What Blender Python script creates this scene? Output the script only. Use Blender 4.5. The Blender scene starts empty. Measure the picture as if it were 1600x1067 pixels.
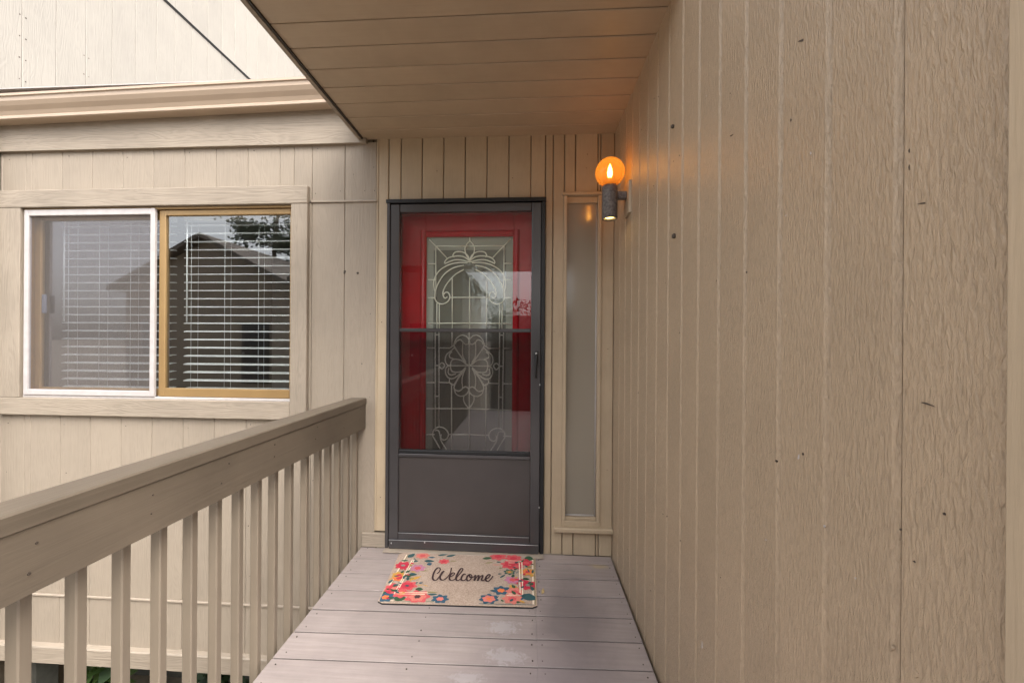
import bpy, bmesh, math, random
from mathutils import Vector, Matrix
random.seed(7)
R = math.radians
scene = bpy.context.scene
col = scene.collection

# ------------------------------------------------------------------ camera
F, TH, CX, CY, RO, CH = 626.74, 0.0629, 786.17, 530.71, 0.0068, 1.25
cam_d = bpy.data.cameras.new('camera'); cam = bpy.data.objects.new('camera', cam_d); col.objects.link(cam)
cam_d.sensor_width = 36.0; cam_d.lens = F / 1600 * 36.0
cam_d.shift_x = (800 - CX) / 1600; cam_d.shift_y = (CY - 533.5) / 1600
cam_d.clip_start = 0.02; cam_d.clip_end = 2000
_rw = Vector((math.cos(TH), math.sin(TH), 0)); _fw = Vector((-math.sin(TH), math.cos(TH), 0)); _up = Vector((0, 0, 1))
_cr = _rw * math.cos(RO) + _up * math.sin(RO); _cu = -_rw * math.sin(RO) + _up * math.cos(RO)
cam.matrix_world = Matrix(((_cr.x, _cu.x, -_fw.x, 0), (_cr.y, _cu.y, -_fw.y, 0), (_cr.z, _cu.z, -_fw.z, CH), (0, 0, 0, 1)))
scene.camera = cam

# ------------------------------------------------------------------ sky, sun, exposure
SUN_FROM = Vector((0.42, -0.60, 1.0)).normalized()          # towards the sun: right of and behind the camera, high, veiled by cloud
world = bpy.data.worlds.new('World'); scene.world = world; world.use_nodes = True
wn = world.node_tree.nodes; wl = world.node_tree.links; wn.clear()
sky = wn.new('ShaderNodeTexSky'); sky.sky_type = 'NISHITA'; sky.sun_disc = False
sky.sun_elevation = math.asin(SUN_FROM.z); sky.sun_rotation = math.atan2(SUN_FROM.x, SUN_FROM.y)
sky.air_density = 1.0; sky.dust_density = 4.0; sky.ozone_density = 1.0
hs = wn.new('ShaderNodeHueSaturation'); hs.inputs['Saturation'].default_value = 0.22
bg = wn.new('ShaderNodeBackground'); bg.inputs['Strength'].default_value = 0.15
wo = wn.new('ShaderNodeOutputWorld')
wl.new(sky.outputs[0], hs.inputs['Color']); wl.new(hs.outputs[0], bg.inputs[0]); wl.new(bg.outputs[0], wo.inputs[0])
sl = bpy.data.lights.new('sun', 'SUN'); sl.energy = 0.55; sl.angle = R(40); sl.color = (1, 0.96, 0.9)
so = bpy.data.objects.new('sun', sl); col.objects.link(so); so.location = (6, -8, 14)
so.rotation_euler = (-SUN_FROM).to_track_quat('-Z', 'Y').to_euler()
scene.view_settings.view_transform = 'Standard'; scene.view_settings.look = 'None'
scene.view_settings.gamma = 1; scene.view_settings.exposure = 1.95

# ------------------------------------------------------------------ photo pixel -> place on a known plane
def unproj(px, py, plane, val):
    c, s = math.cos(RO), math.sin(RO); a, b = px - CX, py - CY
    u = c * a + s * b; v = -s * a + c * b
    X = u / F * math.cos(TH) - math.sin(TH); Y = u / F * math.sin(TH) + math.cos(TH); Z = -v / F
    k = {'X': val / X, 'Y': val / Y, 'Z': (val - CH) / Z if Z else 1}[plane]
    return X * k, Y * k, Z * k + CH

# ------------------------------------------------------------------ materials
def new_mat(name):
    m = bpy.data.materials.new(name); m.use_nodes = True; nt = m.node_tree; nt.nodes.clear()
    out = nt.nodes.new('ShaderNodeOutputMaterial'); return m, nt, out
def N(nt, t, **kw):
    n = nt.nodes.new(t)
    for k, v in kw.items():
        if k in n.inputs: n.inputs[k].default_value = v
        else: setattr(n, k, v)
    return n
def ramp(nt, fac, stops):
    r = nt.nodes.new('ShaderNodeValToRGB'); nt.links.new(fac, r.inputs[0])
    e = r.color_ramp.elements
    e[0].position, e[0].color = stops[0][0], (*stops[0][1], 1) if len(stops[0][1]) == 3 else stops[0][1]
    e[1].position, e[1].color = stops[-1][0], (*stops[-1][1], 1)
    for p, c in stops[1:-1]:
        q = e.new(p); q.color = (*c, 1)
    return r.outputs[0]
def g(v): return (v, v, v)

def paint(name, colr, axis='Z', bump=0.35, across=80, along=4, rough=0.55, var=0.10, dist=0.004, mott=0.10, knots=True, dark=None):
    m, nt, out = new_mat(name); L = nt.links.new
    tc = N(nt, 'ShaderNodeTexCoord'); oi = N(nt, 'ShaderNodeObjectInfo')
    off = N(nt, 'ShaderNodeVectorMath', operation='SCALE'); off.inputs['Scale'].default_value = 37.0
    cmb = N(nt, 'ShaderNodeCombineXYZ')
    for i in range(3): L(oi.outputs['Random'], cmb.inputs[i])
    L(cmb.outputs[0], off.inputs[0])
    add = N(nt, 'ShaderNodeVectorMath', operation='ADD'); L(tc.outputs['Object'], add.inputs[0]); L(off.outputs[0], add.inputs[1])
    sc = [across] * 3; sc['XYZ'.index(axis)] = along
    mp = N(nt, 'ShaderNodeMapping'); mp.inputs['Scale'].default_value = sc; L(add.outputs[0], mp.inputs[0])
    n1 = N(nt, 'ShaderNodeTexNoise', Scale=1.0, Detail=5.0, Roughness=0.6, Distortion=0.5); L(mp.outputs[0], n1.inputs['Vector'])
    # slow wander of the grain (cathedral figure)
    sc2 = [14.0] * 3; sc2['XYZ'.index(axis)] = 1.6
    mp2 = N(nt, 'ShaderNodeMapping'); mp2.inputs['Scale'].default_value = sc2; L(add.outputs[0], mp2.inputs[0])
    n2 = N(nt, 'ShaderNodeTexNoise', Scale=1.0, Detail=2.0, Distortion=0.8); L(mp2.outputs[0], n2.inputs['Vector'])
    w = N(nt, 'ShaderNodeMath', operation='MULTIPLY'); w.inputs[1].default_value = 70.0; L(n2.outputs[0], w.inputs[0])
    sn = N(nt, 'ShaderNodeMath', operation='SINE'); L(w.outputs[0], sn.inputs[0])
    sm = N(nt, 'ShaderNodeMath', operation='MULTIPLY_ADD'); sm.inputs[1].default_value = 0.13 if knots else 0.0
    L(sn.outputs[0], sm.inputs[0]); L(n1.outputs[0], sm.inputs[2])
    bp = N(nt, 'ShaderNodeBump', Strength=bump, Distance=dist); L(sm.outputs[0], bp.inputs['Height'])
    # colour: board to board, mottled, faintly dirtier in the grain
    n3 = N(nt, 'ShaderNodeTexNoise', Scale=2.3, Detail=4.0, Roughness=0.65); L(add.outputs[0], n3.inputs['Vector'])
    v1 = N(nt, 'ShaderNodeMapRange'); v1.inputs[3].default_value = 1 - var / 2; v1.inputs[4].default_value = 1 + var / 2; L(oi.outputs['Random'], v1.inputs[0])
    v2 = N(nt, 'ShaderNodeMapRange'); v2.inputs[1].default_value = 0.3; v2.inputs[2].default_value = 0.7
    v2.inputs[3].default_value = 1 - mott; v2.inputs[4].default_value = 1 + mott; L(n3.outputs[0], v2.inputs[0])
    v3 = N(nt, 'ShaderNodeMapRange'); v3.inputs[1].default_value = 0.25; v3.inputs[2].default_value = 0.55
    v3.inputs[3].default_value = 1 - (bump * 0.25 if dark is None else dark); v3.inputs[4].default_value = 1.0; L(sm.outputs[0], v3.inputs[0])
    a = N(nt, 'ShaderNodeMath', operation='MULTIPLY'); L(v1.outputs[0], a.inputs[0]); L(v2.outputs[0], a.inputs[1])
    b = N(nt, 'ShaderNodeMath', operation='MULTIPLY'); L(a.outputs[0], b.inputs[0]); L(v3.outputs[0], b.inputs[1])
    cs = N(nt, 'ShaderNodeVectorMath', operation='SCALE'); cs.inputs[0].default_value = colr; L(b.outputs[0], cs.inputs['Scale'])
    p = N(nt, 'ShaderNodeBsdfPrincipled', Roughness=rough); L(cs.outputs[0], p.inputs['Base Color']); L(bp.outputs[0], p.inputs['Normal'])
    L(p.outputs[0], out.inputs[0]); return m

def plain(name, colr, rough=0.5, metal=0.0, noise=0.06, nscale=20, bump=0.0, bscale=200, spec=0.5):
    m, nt, out = new_mat(name); L = nt.links.new
    tc = N(nt, 'ShaderNodeTexCoord')
    n = N(nt, 'ShaderNodeTexNoise', Scale=nscale, Detail=4.0); L(tc.outputs['Object'], n.inputs['Vector'])
    v = N(nt, 'ShaderNodeMapRange'); v.inputs[1].default_value = 0.3; v.inputs[2].default_value = 0.7
    v.inputs[3].default_value = 1 - noise; v.inputs[4].default_value = 1 + noise; L(n.outputs[0], v.inputs[0])
    cs = N(nt, 'ShaderNodeVectorMath', operation='SCALE'); cs.inputs[0].default_value = colr; L(v.outputs[0], cs.inputs['Scale'])
    p = N(nt, 'ShaderNodeBsdfPrincipled', Roughness=rough, Metallic=metal); p.inputs['Specular IOR Level'].default_value = spec
    L(cs.outputs[0], p.inputs['Base Color'])
    if bump:
        n2 = N(nt, 'ShaderNodeTexNoise', Scale=bscale, Detail=3.0); L(tc.outputs['Object'], n2.inputs['Vector'])
        bp = N(nt, 'ShaderNodeBump', Strength=bump, Distance=0.003); L(n2.outputs[0], bp.inputs['Height']); L(bp.outputs[0], p.inputs['Normal'])
    L(p.outputs[0], out.inputs[0]); return m

def glass(name, tint=(1, 1, 1), refl=1.0, rough=0.0, haze=0.0, haze_col=(0.5, 0.5, 0.48), ior=1.5, ripple=0.0, rscale=8):
    """thin pane: see-through, mirror by Fresnel, optionally a milky or dusty share"""
    m, nt, out = new_mat(name); L = nt.links.new
    tr = N(nt, 'ShaderNodeBsdfTransparent'); tr.inputs[0].default_value = (*tint, 1)
    base = tr.outputs[0]
    if haze:
        df = N(nt, 'ShaderNodeBsdfDiffuse'); df.inputs[0].default_value = (*haze_col, 1)
        tl = N(nt, 'ShaderNodeBsdfTranslucent'); tl.inputs[0].default_value = (*haze_col, 1)
        m0 = N(nt, 'ShaderNodeMixShader'); m0.inputs[0].default_value = 0.3; L(df.outputs[0], m0.inputs[1]); L(tl.outputs[0], m0.inputs[2])
        m1 = N(nt, 'ShaderNodeMixShader'); m1.inputs[0].default_value = haze; L(base, m1.inputs[1]); L(m0.outputs[0], m1.inputs[2]); base = m1.outputs[0]
    gl = N(nt, 'ShaderNodeBsdfGlossy', Roughness=rough)
    fr = N(nt, 'ShaderNodeFresnel', IOR=ior)
    mu = N(nt, 'ShaderNodeMath', operation='MULTIPLY', use_clamp=True); mu.inputs[1].default_value = refl; bk = N(nt, 'ShaderNodeNewGeometry'); ib = N(nt, 'ShaderNodeMath', operation='SUBTRACT'); ib.inputs[0].default_value = 1.0; L(bk.outputs['Backfacing'], ib.inputs[1])
    fb = N(nt, 'ShaderNodeMath', operation='MULTIPLY'); L(fr.outputs[0], fb.inputs[0]); L(ib.outputs[0], fb.inputs[1]); L(fb.outputs[0], mu.inputs[0])   # mirror on entering the pane only
    if ripple:
        tc = N(nt, 'ShaderNodeTexCoord'); n = N(nt, 'ShaderNodeTexNoise', Scale=rscale, Detail=2.0); L(tc.outputs['Object'], n.inputs['Vector'])
        bp = N(nt, 'ShaderNodeBump', Strength=ripple, Distance=0.01); L(n.outputs[0], bp.inputs['Height']); L(bp.outputs[0], gl.inputs['Normal'])
    mx = N(nt, 'ShaderNodeMixShader'); L(mu.outputs[0], mx.inputs[0]); L(base, mx.inputs[1]); L(gl.outputs[0], mx.inputs[2])
    L(mx.outputs[0], out.inputs[0]); return m

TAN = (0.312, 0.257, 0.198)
M = {}
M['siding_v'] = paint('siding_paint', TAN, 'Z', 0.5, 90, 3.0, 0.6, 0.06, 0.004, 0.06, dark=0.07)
M['siding_rough'] = paint('embossed_siding_paint', (0.425, 0.320, 0.215), 'Z', 1.0, 200, 48, 0.30, 0.05, 0.0045, 0.07, knots=False, dark=0.20)
M['siding_fine'] = paint('tongue_groove_paint', (0.44, 0.345, 0.235), 'Z', 0.3, 130, 9, 0.5, 0.07, 0.003, knots=False)
M['soffit'] = paint('soffit_paint', (0.40, 0.308, 0.212), 'X', 0.18, 90, 5, 0.42, 0.07, 0.003, knots=False)
M['siding_up'] = paint('sunlit_tone_siding_paint', (0.385, 0.348, 0.298), 'Z', 0.5, 90, 3.0, 0.6, 0.05, 0.004, 0.05, dark=0.06)  # same tan siding, lightened to paint in the strong sun up there
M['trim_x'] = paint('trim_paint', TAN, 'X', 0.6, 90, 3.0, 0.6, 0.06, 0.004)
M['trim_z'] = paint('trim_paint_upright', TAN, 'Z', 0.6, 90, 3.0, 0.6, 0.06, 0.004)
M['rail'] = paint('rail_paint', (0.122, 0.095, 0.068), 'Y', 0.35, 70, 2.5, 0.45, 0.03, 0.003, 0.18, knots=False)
M['baluster'] = paint('baluster_paint', (0.20, 0.160, 0.117), 'Z', 0.3, 80, 4, 0.45, 0.08, 0.003, knots=False)
M['gutter'] = plain('gutter_enamel', (0.46, 0.355, 0.265), 0.35, 0, 0.04, 5)
M['dark_metal'] = plain('brown_metal', (0.03, 0.026, 0.022), 0.4)
M['flash'] = plain('flashing_paint', (0.34, 0.28, 0.22), 0.4)
M['backing'] = plain('shadow_gap_board', (0.16, 0.125, 0.09), 0.8)
M['storm'] = plain('storm_door_enamel', (0.052, 0.048, 0.049), 0.25, 0, 0.08, 6, 0.04, 300)
M['storm_panel'] = plain('kick_panel_enamel', (0.050, 0.042, 0.040), 0.38, 0, 0.10, 5, 0.05, 350)
M['black'] = plain('black_weatherstrip', (0.008, 0.008, 0.009), 0.5)
M['chip'] = plain('worn_aluminium', (0.55, 0.55, 0.56), 0.35, 0.6)
M['red'] = plain('red_door_gloss', (0.40, 0.003, 0.012), 0.2, 0, 0.10, 4)
M['came'] = plain('pale_brass_came', (0.86, 0.83, 0.72), 0.35, 0.15)
M['white_frame'] = plain('white_aluminium', (0.46, 0.425, 0.41), 0.4, 0, 0.08)
M['gold_frame'] = plain('gold_anodised_aluminium', (0.33, 0.21, 0.09), 0.35, 0.3, 0.06, 8)
M['blind'] = plain('blind_slat_white', (0.85, 0.85, 0.83), 0.45, 0, 0.02)
M['win_glass'] = glass('window_glass', (0.88, 0.90, 0.90), 4.6, 0.0, 0.0, ior=1.5, ripple=0.015, rscale=2.5)
M['storm_glass'] = glass('storm_door_glass', (0.95, 0.97, 0.96), 1.8, 0.0, 0.0, ripple=0.01, rscale=2)
M['screen'] = glass('insect_screen', (0.92, 0.92, 0.94), 0.0, 0.4, 0.17, (0.36, 0.325, 0.30))
M['door_screen'] = glass('door_screen', (0.82, 0.80, 0.81), 0.0, 0.4, 0.16, (0.04, 0.03, 0.032))
M['frost'] = glass('frosted_glass', (0.7, 0.7, 0.68), 1.3, 0.13, 0.68, (0.52, 0.46, 0.37))
M['obscure'] = glass('seedy_glass', (0.8, 0.8, 0.74), 2.0, 0.12, 0.62, (0.60, 0.59, 0.50), ripple=0.6, rscale=140)
M['bevel_glass'] = glass('bevelled_glass', (0.62, 0.63, 0.60), 2.4, 0.03, 0.40, (0.50, 0.49, 0.42), ripple=0.12, rscale=25)  # pale haze puts the unlit hall's missing light into the pane
M['room'] = plain('room_wall', (0.62, 0.58, 0.52), 0.9)
M['room_dark'] = plain('room_furniture', (0.10, 0.11, 0.14), 0.8)
M['soil'] = plain('pale_bounce_soil', (0.24, 0.20, 0.15), 0.95, 0, 0.35, 3, 0.6, 40)  # ground colour paled to bounce more light onto the porch
M['fence'] = plain('weathered_fence', (0.10, 0.10, 0.085), 0.85, 0, 0.25, 12)
M['bark'] = plain('bark', (0.10, 0.075, 0.055), 0.9, 0, 0.3, 12, 0.8, 30)
M['shingle'] = plain('asphalt_shingle', (0.17, 0.145, 0.125), 0.9, 0, 0.3, 30, 0.4, 80)
M['gap_dark'] = plain('gap_shade_brown', (0.035, 0.028, 0.024), 0.95, 0, 0.4, 60)  # dark tone standing in for shade inside the deck gaps
M['nail'] = plain('rusty_nail', (0.05, 0.035, 0.025), 0.7)

def leaf_mat(name, c1, c2):
    m, nt, out = new_mat(name); L = nt.links.new
    ge = N(nt, 'ShaderNodeNewGeometry'); cr = ramp(nt, ge.outputs['Random Per Island'], [(0, c1), (1, c2)])
    d = N(nt, 'ShaderNodeBsdfPrincipled', Roughness=0.5); L(cr, d.inputs['Base Color'])
    t = N(nt, 'ShaderNodeBsdfTranslucent'); L(cr, t.inputs[0])
    mx = N(nt, 'ShaderNodeMixShader'); mx.inputs[0].default_value = 0.3; L(d.outputs[0], mx.inputs[1]); L(t.outputs[0], mx.inputs[2]); L(mx.outputs[0], out.inputs[0]); return m
M['leaf'] = leaf_mat('garden_leaf', (0.035, 0.085, 0.02), (0.09, 0.15, 0.035))
M['leaf_dark'] = leaf_mat('dark_leaf', (0.02, 0.05, 0.018), (0.045, 0.085, 0.03))
M['needle'] = leaf_mat('pine_needles', (0.025, 0.05, 0.02), (0.06, 0.085, 0.035))
M['dry_leaf'] = plain('dry_leaf', (0.42, 0.30, 0.14), 0.7)

def deck_mat():
    m, nt, out = new_mat('deck_paint'); L = nt.links.new
    ge = N(nt, 'ShaderNodeNewGeometry'); oi = N(nt, 'ShaderNodeObjectInfo'); P = ge.outputs['Position']
    mp = N(nt, 'ShaderNodeMapping'); mp.inputs['Scale'].default_value = (3, 60, 60); L(P, mp.inputs[0])
    n1 = N(nt, 'ShaderNodeTexNoise', Scale=1.0, Detail=5.0, Roughness=0.6); L(mp.outputs[0], n1.inputs['Vector'])
    n2 = N(nt, 'ShaderNodeTexNoise', Scale=5.0, Detail=6.0, Roughness=0.7); L(P, n2.inputs['Vector'])
    def blob(cx, cy, rx, ry, lo, hi, nz, amt):
        s = N(nt, 'ShaderNodeMapping'); s.inputs['Location'].default_value = (-cx / rx, -cy / ry, 0); s.inputs['Scale'].default_value = (1 / rx, 1 / ry, 0); L(P, s.inputs[0])
        ln = N(nt, 'ShaderNodeVectorMath', operation='LENGTH'); L(s.outputs[0], ln.inputs[0])
        nn = N(nt, 'ShaderNodeTexNoise', Scale=nz, Detail=6.0, Roughness=0.7, Distortion=0.6); L(P, nn.inputs['Vector'])
        ad = N(nt, 'ShaderNodeMath', operation='MULTIPLY_ADD'); ad.inputs[1].default_value = amt; L(nn.outputs[0], ad.inputs[0]); L(ln.outputs['Value'], ad.inputs[2])
        mr = N(nt, 'ShaderNodeMapRange'); mr.inputs[1].default_value = hi + amt * 0.5; mr.inputs[2].default_value = lo + amt * 0.5; L(ad.outputs[0], mr.inputs[0])
        return mr.outputs[0]
    v = N(nt, 'ShaderNodeMapRange'); v.inputs[1].default_value = 0.3; v.inputs[2].default_value = 0.7; v.inputs[3].default_value = 0.90; v.inputs[4].default_value = 1.08; L(n2.outputs[0], v.inputs[0])
    v1 = N(nt, 'ShaderNodeMapRange'); v1.inputs[3].default_value = 0.95; v1.inputs[4].default_value = 1.05; L(oi.outputs['Random'], v1.inputs[0])
    vg = N(nt, 'ShaderNodeMapRange'); vg.inputs[1].default_value = 0.3; vg.inputs[2].default_value = 0.7; vg.inputs[3].default_value = 0.86; vg.inputs[4].default_value = 1.08; L(n1.outputs[0], vg.inputs[0])
    a0 = N(nt, 'ShaderNodeMath', operation='MULTIPLY'); L(v.outputs[0], a0.inputs[0]); L(vg.outputs[0], a0.inputs[1])
    a = N(nt, 'ShaderNodeMath', operation='MULTIPLY'); L(a0.outputs[0], a.inputs[0]); L(v1.outputs[0], a.inputs[1])
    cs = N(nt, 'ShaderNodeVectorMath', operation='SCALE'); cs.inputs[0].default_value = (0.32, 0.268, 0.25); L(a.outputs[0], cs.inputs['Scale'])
    cur = cs.outputs[0]
    def mix(fac, c, k):
        nonlocal cur
        mu = N(nt, 'ShaderNodeMath', operation='MULTIPLY'); mu.inputs[1].default_value = k; L(fac, mu.inputs[0])
        mx = N(nt, 'ShaderNodeMix', data_type='RGBA'); L(mu.outputs[0], mx.inputs[0]); L(cur, mx.inputs[6]); mx.inputs[7].default_value = (*c, 1); cur = mx.outputs[2]
    mix(blob(0.20, 1.80, 0.20, 0.45, 0.35, 1.05, 7, 0.7), (0.15, 0.125, 0.125), 0.75)      # trodden, dirty boards by the wall
    mix(blob(0.05, 1.40, 0.35, 0.35, 0.3, 1.1, 6, 0.8), (0.18, 0.15, 0.16), 0.55)
    mix(blob(-0.10, 1.745, 0.10, 0.06, 0.4, 0.75, 42, 2.2), (0.50, 0.47, 0.48), 0.33)        # pale scuffs
    mix(blob(-0.08, 1.585, 0.12, 0.06, 0.4, 0.75, 38, 2.2), (0.50, 0.47, 0.48), 0.33)
    mix(blob(-0.22, 1.47, 0.10, 0.04, 0.4, 0.75, 42, 2.2), (0.50, 0.47, 0.48), 0.28)
    mix(blob(0.40, 2.25, 0.07, 0.03, 0.4, 0.9, 40, 1.2), (0.42, 0.32, 0.18), 0.6)           # rusty drip
    bp = N(nt, 'ShaderNodeBump', Strength=0.5, Distance=0.003); L(n1.outputs[0], bp.inputs['Height'])
    p = N(nt, 'ShaderNodeBsdfPrincipled', Roughness=0.5); L(cur, p.inputs['Base Color']); L(bp.outputs[0], p.inputs['Normal']); L(p.outputs[0], out.inputs[0]); return m
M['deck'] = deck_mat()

def lamp_mats():
    m, nt, out = new_mat('amber_globe_glass'); L = nt.links.new
    tr = N(nt, 'ShaderNodeBsdfTransparent'); tr.inputs[0].default_value = (1.0, 0.50, 0.12, 1)
    tl = N(nt, 'ShaderNodeBsdfTranslucent'); tl.inputs[0].default_value = (1.0, 0.38, 0.06, 1)
    gl = N(nt, 'ShaderNodeBsdfGlossy', Roughness=0.03)
    a = N(nt, 'ShaderNodeMixShader'); a.inputs[0].default_value = 0.30; L(tr.outputs[0], a.inputs[1]); L(tl.outputs[0], a.inputs[2])
    fr = N(nt, 'ShaderNodeFresnel', IOR=1.4)
    bk = N(nt, 'ShaderNodeNewGeometry'); ib = N(nt, 'ShaderNodeMath', operation='SUBTRACT'); ib.inputs[0].default_value = 1.0; L(bk.outputs['Backfacing'], ib.inputs[1])
    fb = N(nt, 'ShaderNodeMath', operation='MULTIPLY'); L(fr.outputs[0], fb.inputs[0]); L(ib.outputs[0], fb.inputs[1])
    b = N(nt, 'ShaderNodeMixShader'); L(fb.outputs[0], b.inputs[0]); L(a.outputs[0], b.inputs[1]); L(gl.outputs[0], b.inputs[2]); L(b.outputs[0], out.inputs[0])
    M['globe'] = m
    m, nt, out = new_mat('flame_bulb'); e = N(nt, 'ShaderNodeEmission', Strength=11.0); e.inputs[0].default_value = (1, 0.80, 0.45, 1); nt.links.new(e.outputs[0], out.inputs[0]); M['bulb'] = m
    m, nt, out = new_mat('lamp_lower_glow'); e = N(nt, 'ShaderNodeEmission', Strength=3.0); e.inputs[0].default_value = (1, 0.66, 0.20, 1); nt.links.new(e.outputs[0], out.inputs[0]); M['glow'] = m
    M['cast'] = plain('rough_cast_metal', (0.16, 0.145, 0.14), 0.6, 0.3, 0.45, 90, 1.0, 120)
lamp_mats()

def mat_burlap():
    m, nt, out = new_mat('doormat_burlap'); L = nt.links.new
    tc = N(nt, 'ShaderNodeTexCoord')
    n = N(nt, 'ShaderNodeTexNoise', Scale=160.0, Detail=3.0); L(tc.outputs['Object'], n.inputs['Vector'])
    n2 = N(nt, 'ShaderNodeTexNoise', Scale=12.0, Detail=3.0); L(tc.outputs['Object'], n2.inputs['Vector'])
    ad = N(nt, 'ShaderNodeMath', operation='MULTIPLY_ADD'); ad.inputs[1].default_value = 0.25; L(n2.outputs[0], ad.inputs[0]); L(n.outputs[0], ad.inputs[2])
    c = ramp(nt, ad.outputs[0], [(0.35, (0.27, 0.19, 0.14)), (0.8, (0.45, 0.345, 0.27))])
    bp = N(nt, 'ShaderNodeBump', Strength=0.5, Distance=0.002); L(n.outputs[0], bp.inputs['Height'])
    p = N(nt, 'ShaderNodeBsdfPrincipled', Roughness=0.9); L(c, p.inputs['Base Color']); L(bp.outputs[0], p.inputs['Normal']); L(p.outputs[0], out.inputs[0]); return m
M['burlap'] = mat_burlap()
def ink(name, c): M[name] = plain('print_' + name, c, 0.85, 0, 0.16, 150)
ink('ink_pink', (0.55, 0.085, 0.09)); ink('ink_rose', (0.50, 0.035, 0.055)); ink('ink_red', (0.45, 0.02, 0.05)); ink('ink_coral', (0.58, 0.17, 0.13))
ink('ink_teal', (0.025, 0.075, 0.08)); ink('ink_blue', (0.03, 0.085, 0.13)); ink('ink_green', (0.03, 0.075, 0.035)); ink('ink_olive', (0.22, 0.19, 0.07))
ink('ink_ochre', (0.50, 0.27, 0.05)); ink('ink_orange', (0.65, 0.17, 0.05)); ink('ink_mauve', (0.42, 0.17, 0.25)); ink('ink_brown', (0.055, 0.028, 0.028)); ink('ink_cream', (0.72, 0.60, 0.45)); ink('ink_grey', (0.2, 0.19, 0.16))

# ------------------------------------------------------------------ builders
WL = {}
def tag(o, label, cat, group=None):
    o['label'] = label; o['category'] = cat
    if group: o['group'] = group
    return o
def root(name, loc, label=None, cat=None, group=None, kind=None):
    o = bpy.data.objects.new(name, None); col.objects.link(o); o.location = loc; WL[o] = Vector(loc); o.empty_display_size = 0.1
    if label: tag(o, label, cat, group)
    if kind: o['kind'] = kind
    return o
def link(name, me, loc, parent=None):
    o = bpy.data.objects.new(name, me); col.objects.link(o); WL[o] = Vector(loc)
    if parent: o.parent = parent; o.location = Vector(loc) - WL[parent]
    else: o.location = loc
    return o
def mesh(name, verts, faces, mat, smooth=False):
    me = bpy.data.meshes.new(name); me.from_pydata(verts, [], faces); me.update(); me.materials.append(mat)
    bm = bmesh.new(); bm.from_mesh(me); bmesh.ops.recalc_face_normals(bm, faces=bm.faces[:]); bm.to_mesh(me); bm.free()
    if smooth: me.polygons.foreach_set('use_smooth', [True] * len(me.polygons))
    return me
_cache = {}
def prism(name, prof, axis, lo, hi, mat, parent=None):
    """2-D profile (in the two other axes, in XYZ order) swept along an axis; origin at the middle of its box; alike pieces share a mesh"""
    i = 'XYZ'.index(axis); j, k = [q for q in range(3) if q != i]
    c = Vector((0, 0, 0)); c[i] = (lo + hi) / 2
    a0, a1 = min(p[0] for p in prof), max(p[0] for p in prof); b0, b1 = min(p[1] for p in prof), max(p[1] for p in prof)
    c[j] = (a0 + a1) / 2; c[k] = (b0 + b1) / 2
    key = (axis, round(hi - lo, 5), tuple((round(p[0] - c[j], 5), round(p[1] - c[k], 5)) for p in prof), mat.name)
    if key not in _cache:
        V = []; n = len(prof)
        for e in (lo, hi):
            for p in prof:
                v = [0, 0, 0]; v[i] = e - c[i]; v[j] = p[0] - c[j]; v[k] = p[1] - c[k]; V.append(v)
        Fc = [tuple(range(n)), tuple(range(2 * n - 1, n - 1, -1))] + [(q, q + n, (q + 1) % n + n, (q + 1) % n) for q in range(n)]
        _cache[key] = mesh(name, V, Fc, mat)
    return link(name, _cache[key], c, parent)
def box(name, x0, x1, y0, y1, z0, z1, mat, parent=None, bev=0.002):
    key = ('b', round(x1 - x0, 5), round(y1 - y0, 5), round(z1 - z0, 5), bev, mat.name)
    if key not in _cache:
        bm = bmesh.new(); bmesh.ops.create_cube(bm, size=1); bmesh.ops.scale(bm, vec=(x1 - x0, y1 - y0, z1 - z0), verts=bm.verts)
        if bev: bmesh.ops.bevel(bm, geom=bm.edges[:], offset=min(bev, 0.3 * min(x1 - x0, y1 - y0, z1 - z0)), segments=1, affect='EDGES')
        me = bpy.data.meshes.new(name); bm.to_mesh(me); bm.free(); me.materials.append(mat); _cache[key] = me
    return link(name, _cache[key], ((x0 + x1) / 2, (y0 + y1) / 2, (z0 + z1) / 2), parent)
def board_prof(t0, t1, n0, n1, c):
    """board cross-section: n1 is the face side (n1 may be smaller than n0), chamfered long edges"""
    s = 1 if n1 > n0 else -1
    return [(t0, n0), (t1, n0), (t1, n1 - s * c), (t1 - c, n1), (t0 + c, n1), (t0, n1 - s * c)]
def catmull(P, n=6, closed=False):
    P = [Vector(p) for p in P]; out = []; m = len(P)
    for i in range(m if closed else m - 1):
        if closed: a, b, c, d = P[(i - 1) % m], P[i], P[(i + 1) % m], P[(i + 2) % m]
        else: a, b, c, d = P[max(i - 1, 0)], P[i], P[i + 1], P[min(i + 2, m - 1)]
        for q in range(n):
            t = q / n; out.append(0.5 * ((2 * b) + (c - a) * t + (2 * a - 5 * b + 4 * c - d) * t * t + (3 * b - a - 3 * c + d) * t ** 3))
    if not closed: out.append(P[-1])
    return out
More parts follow.
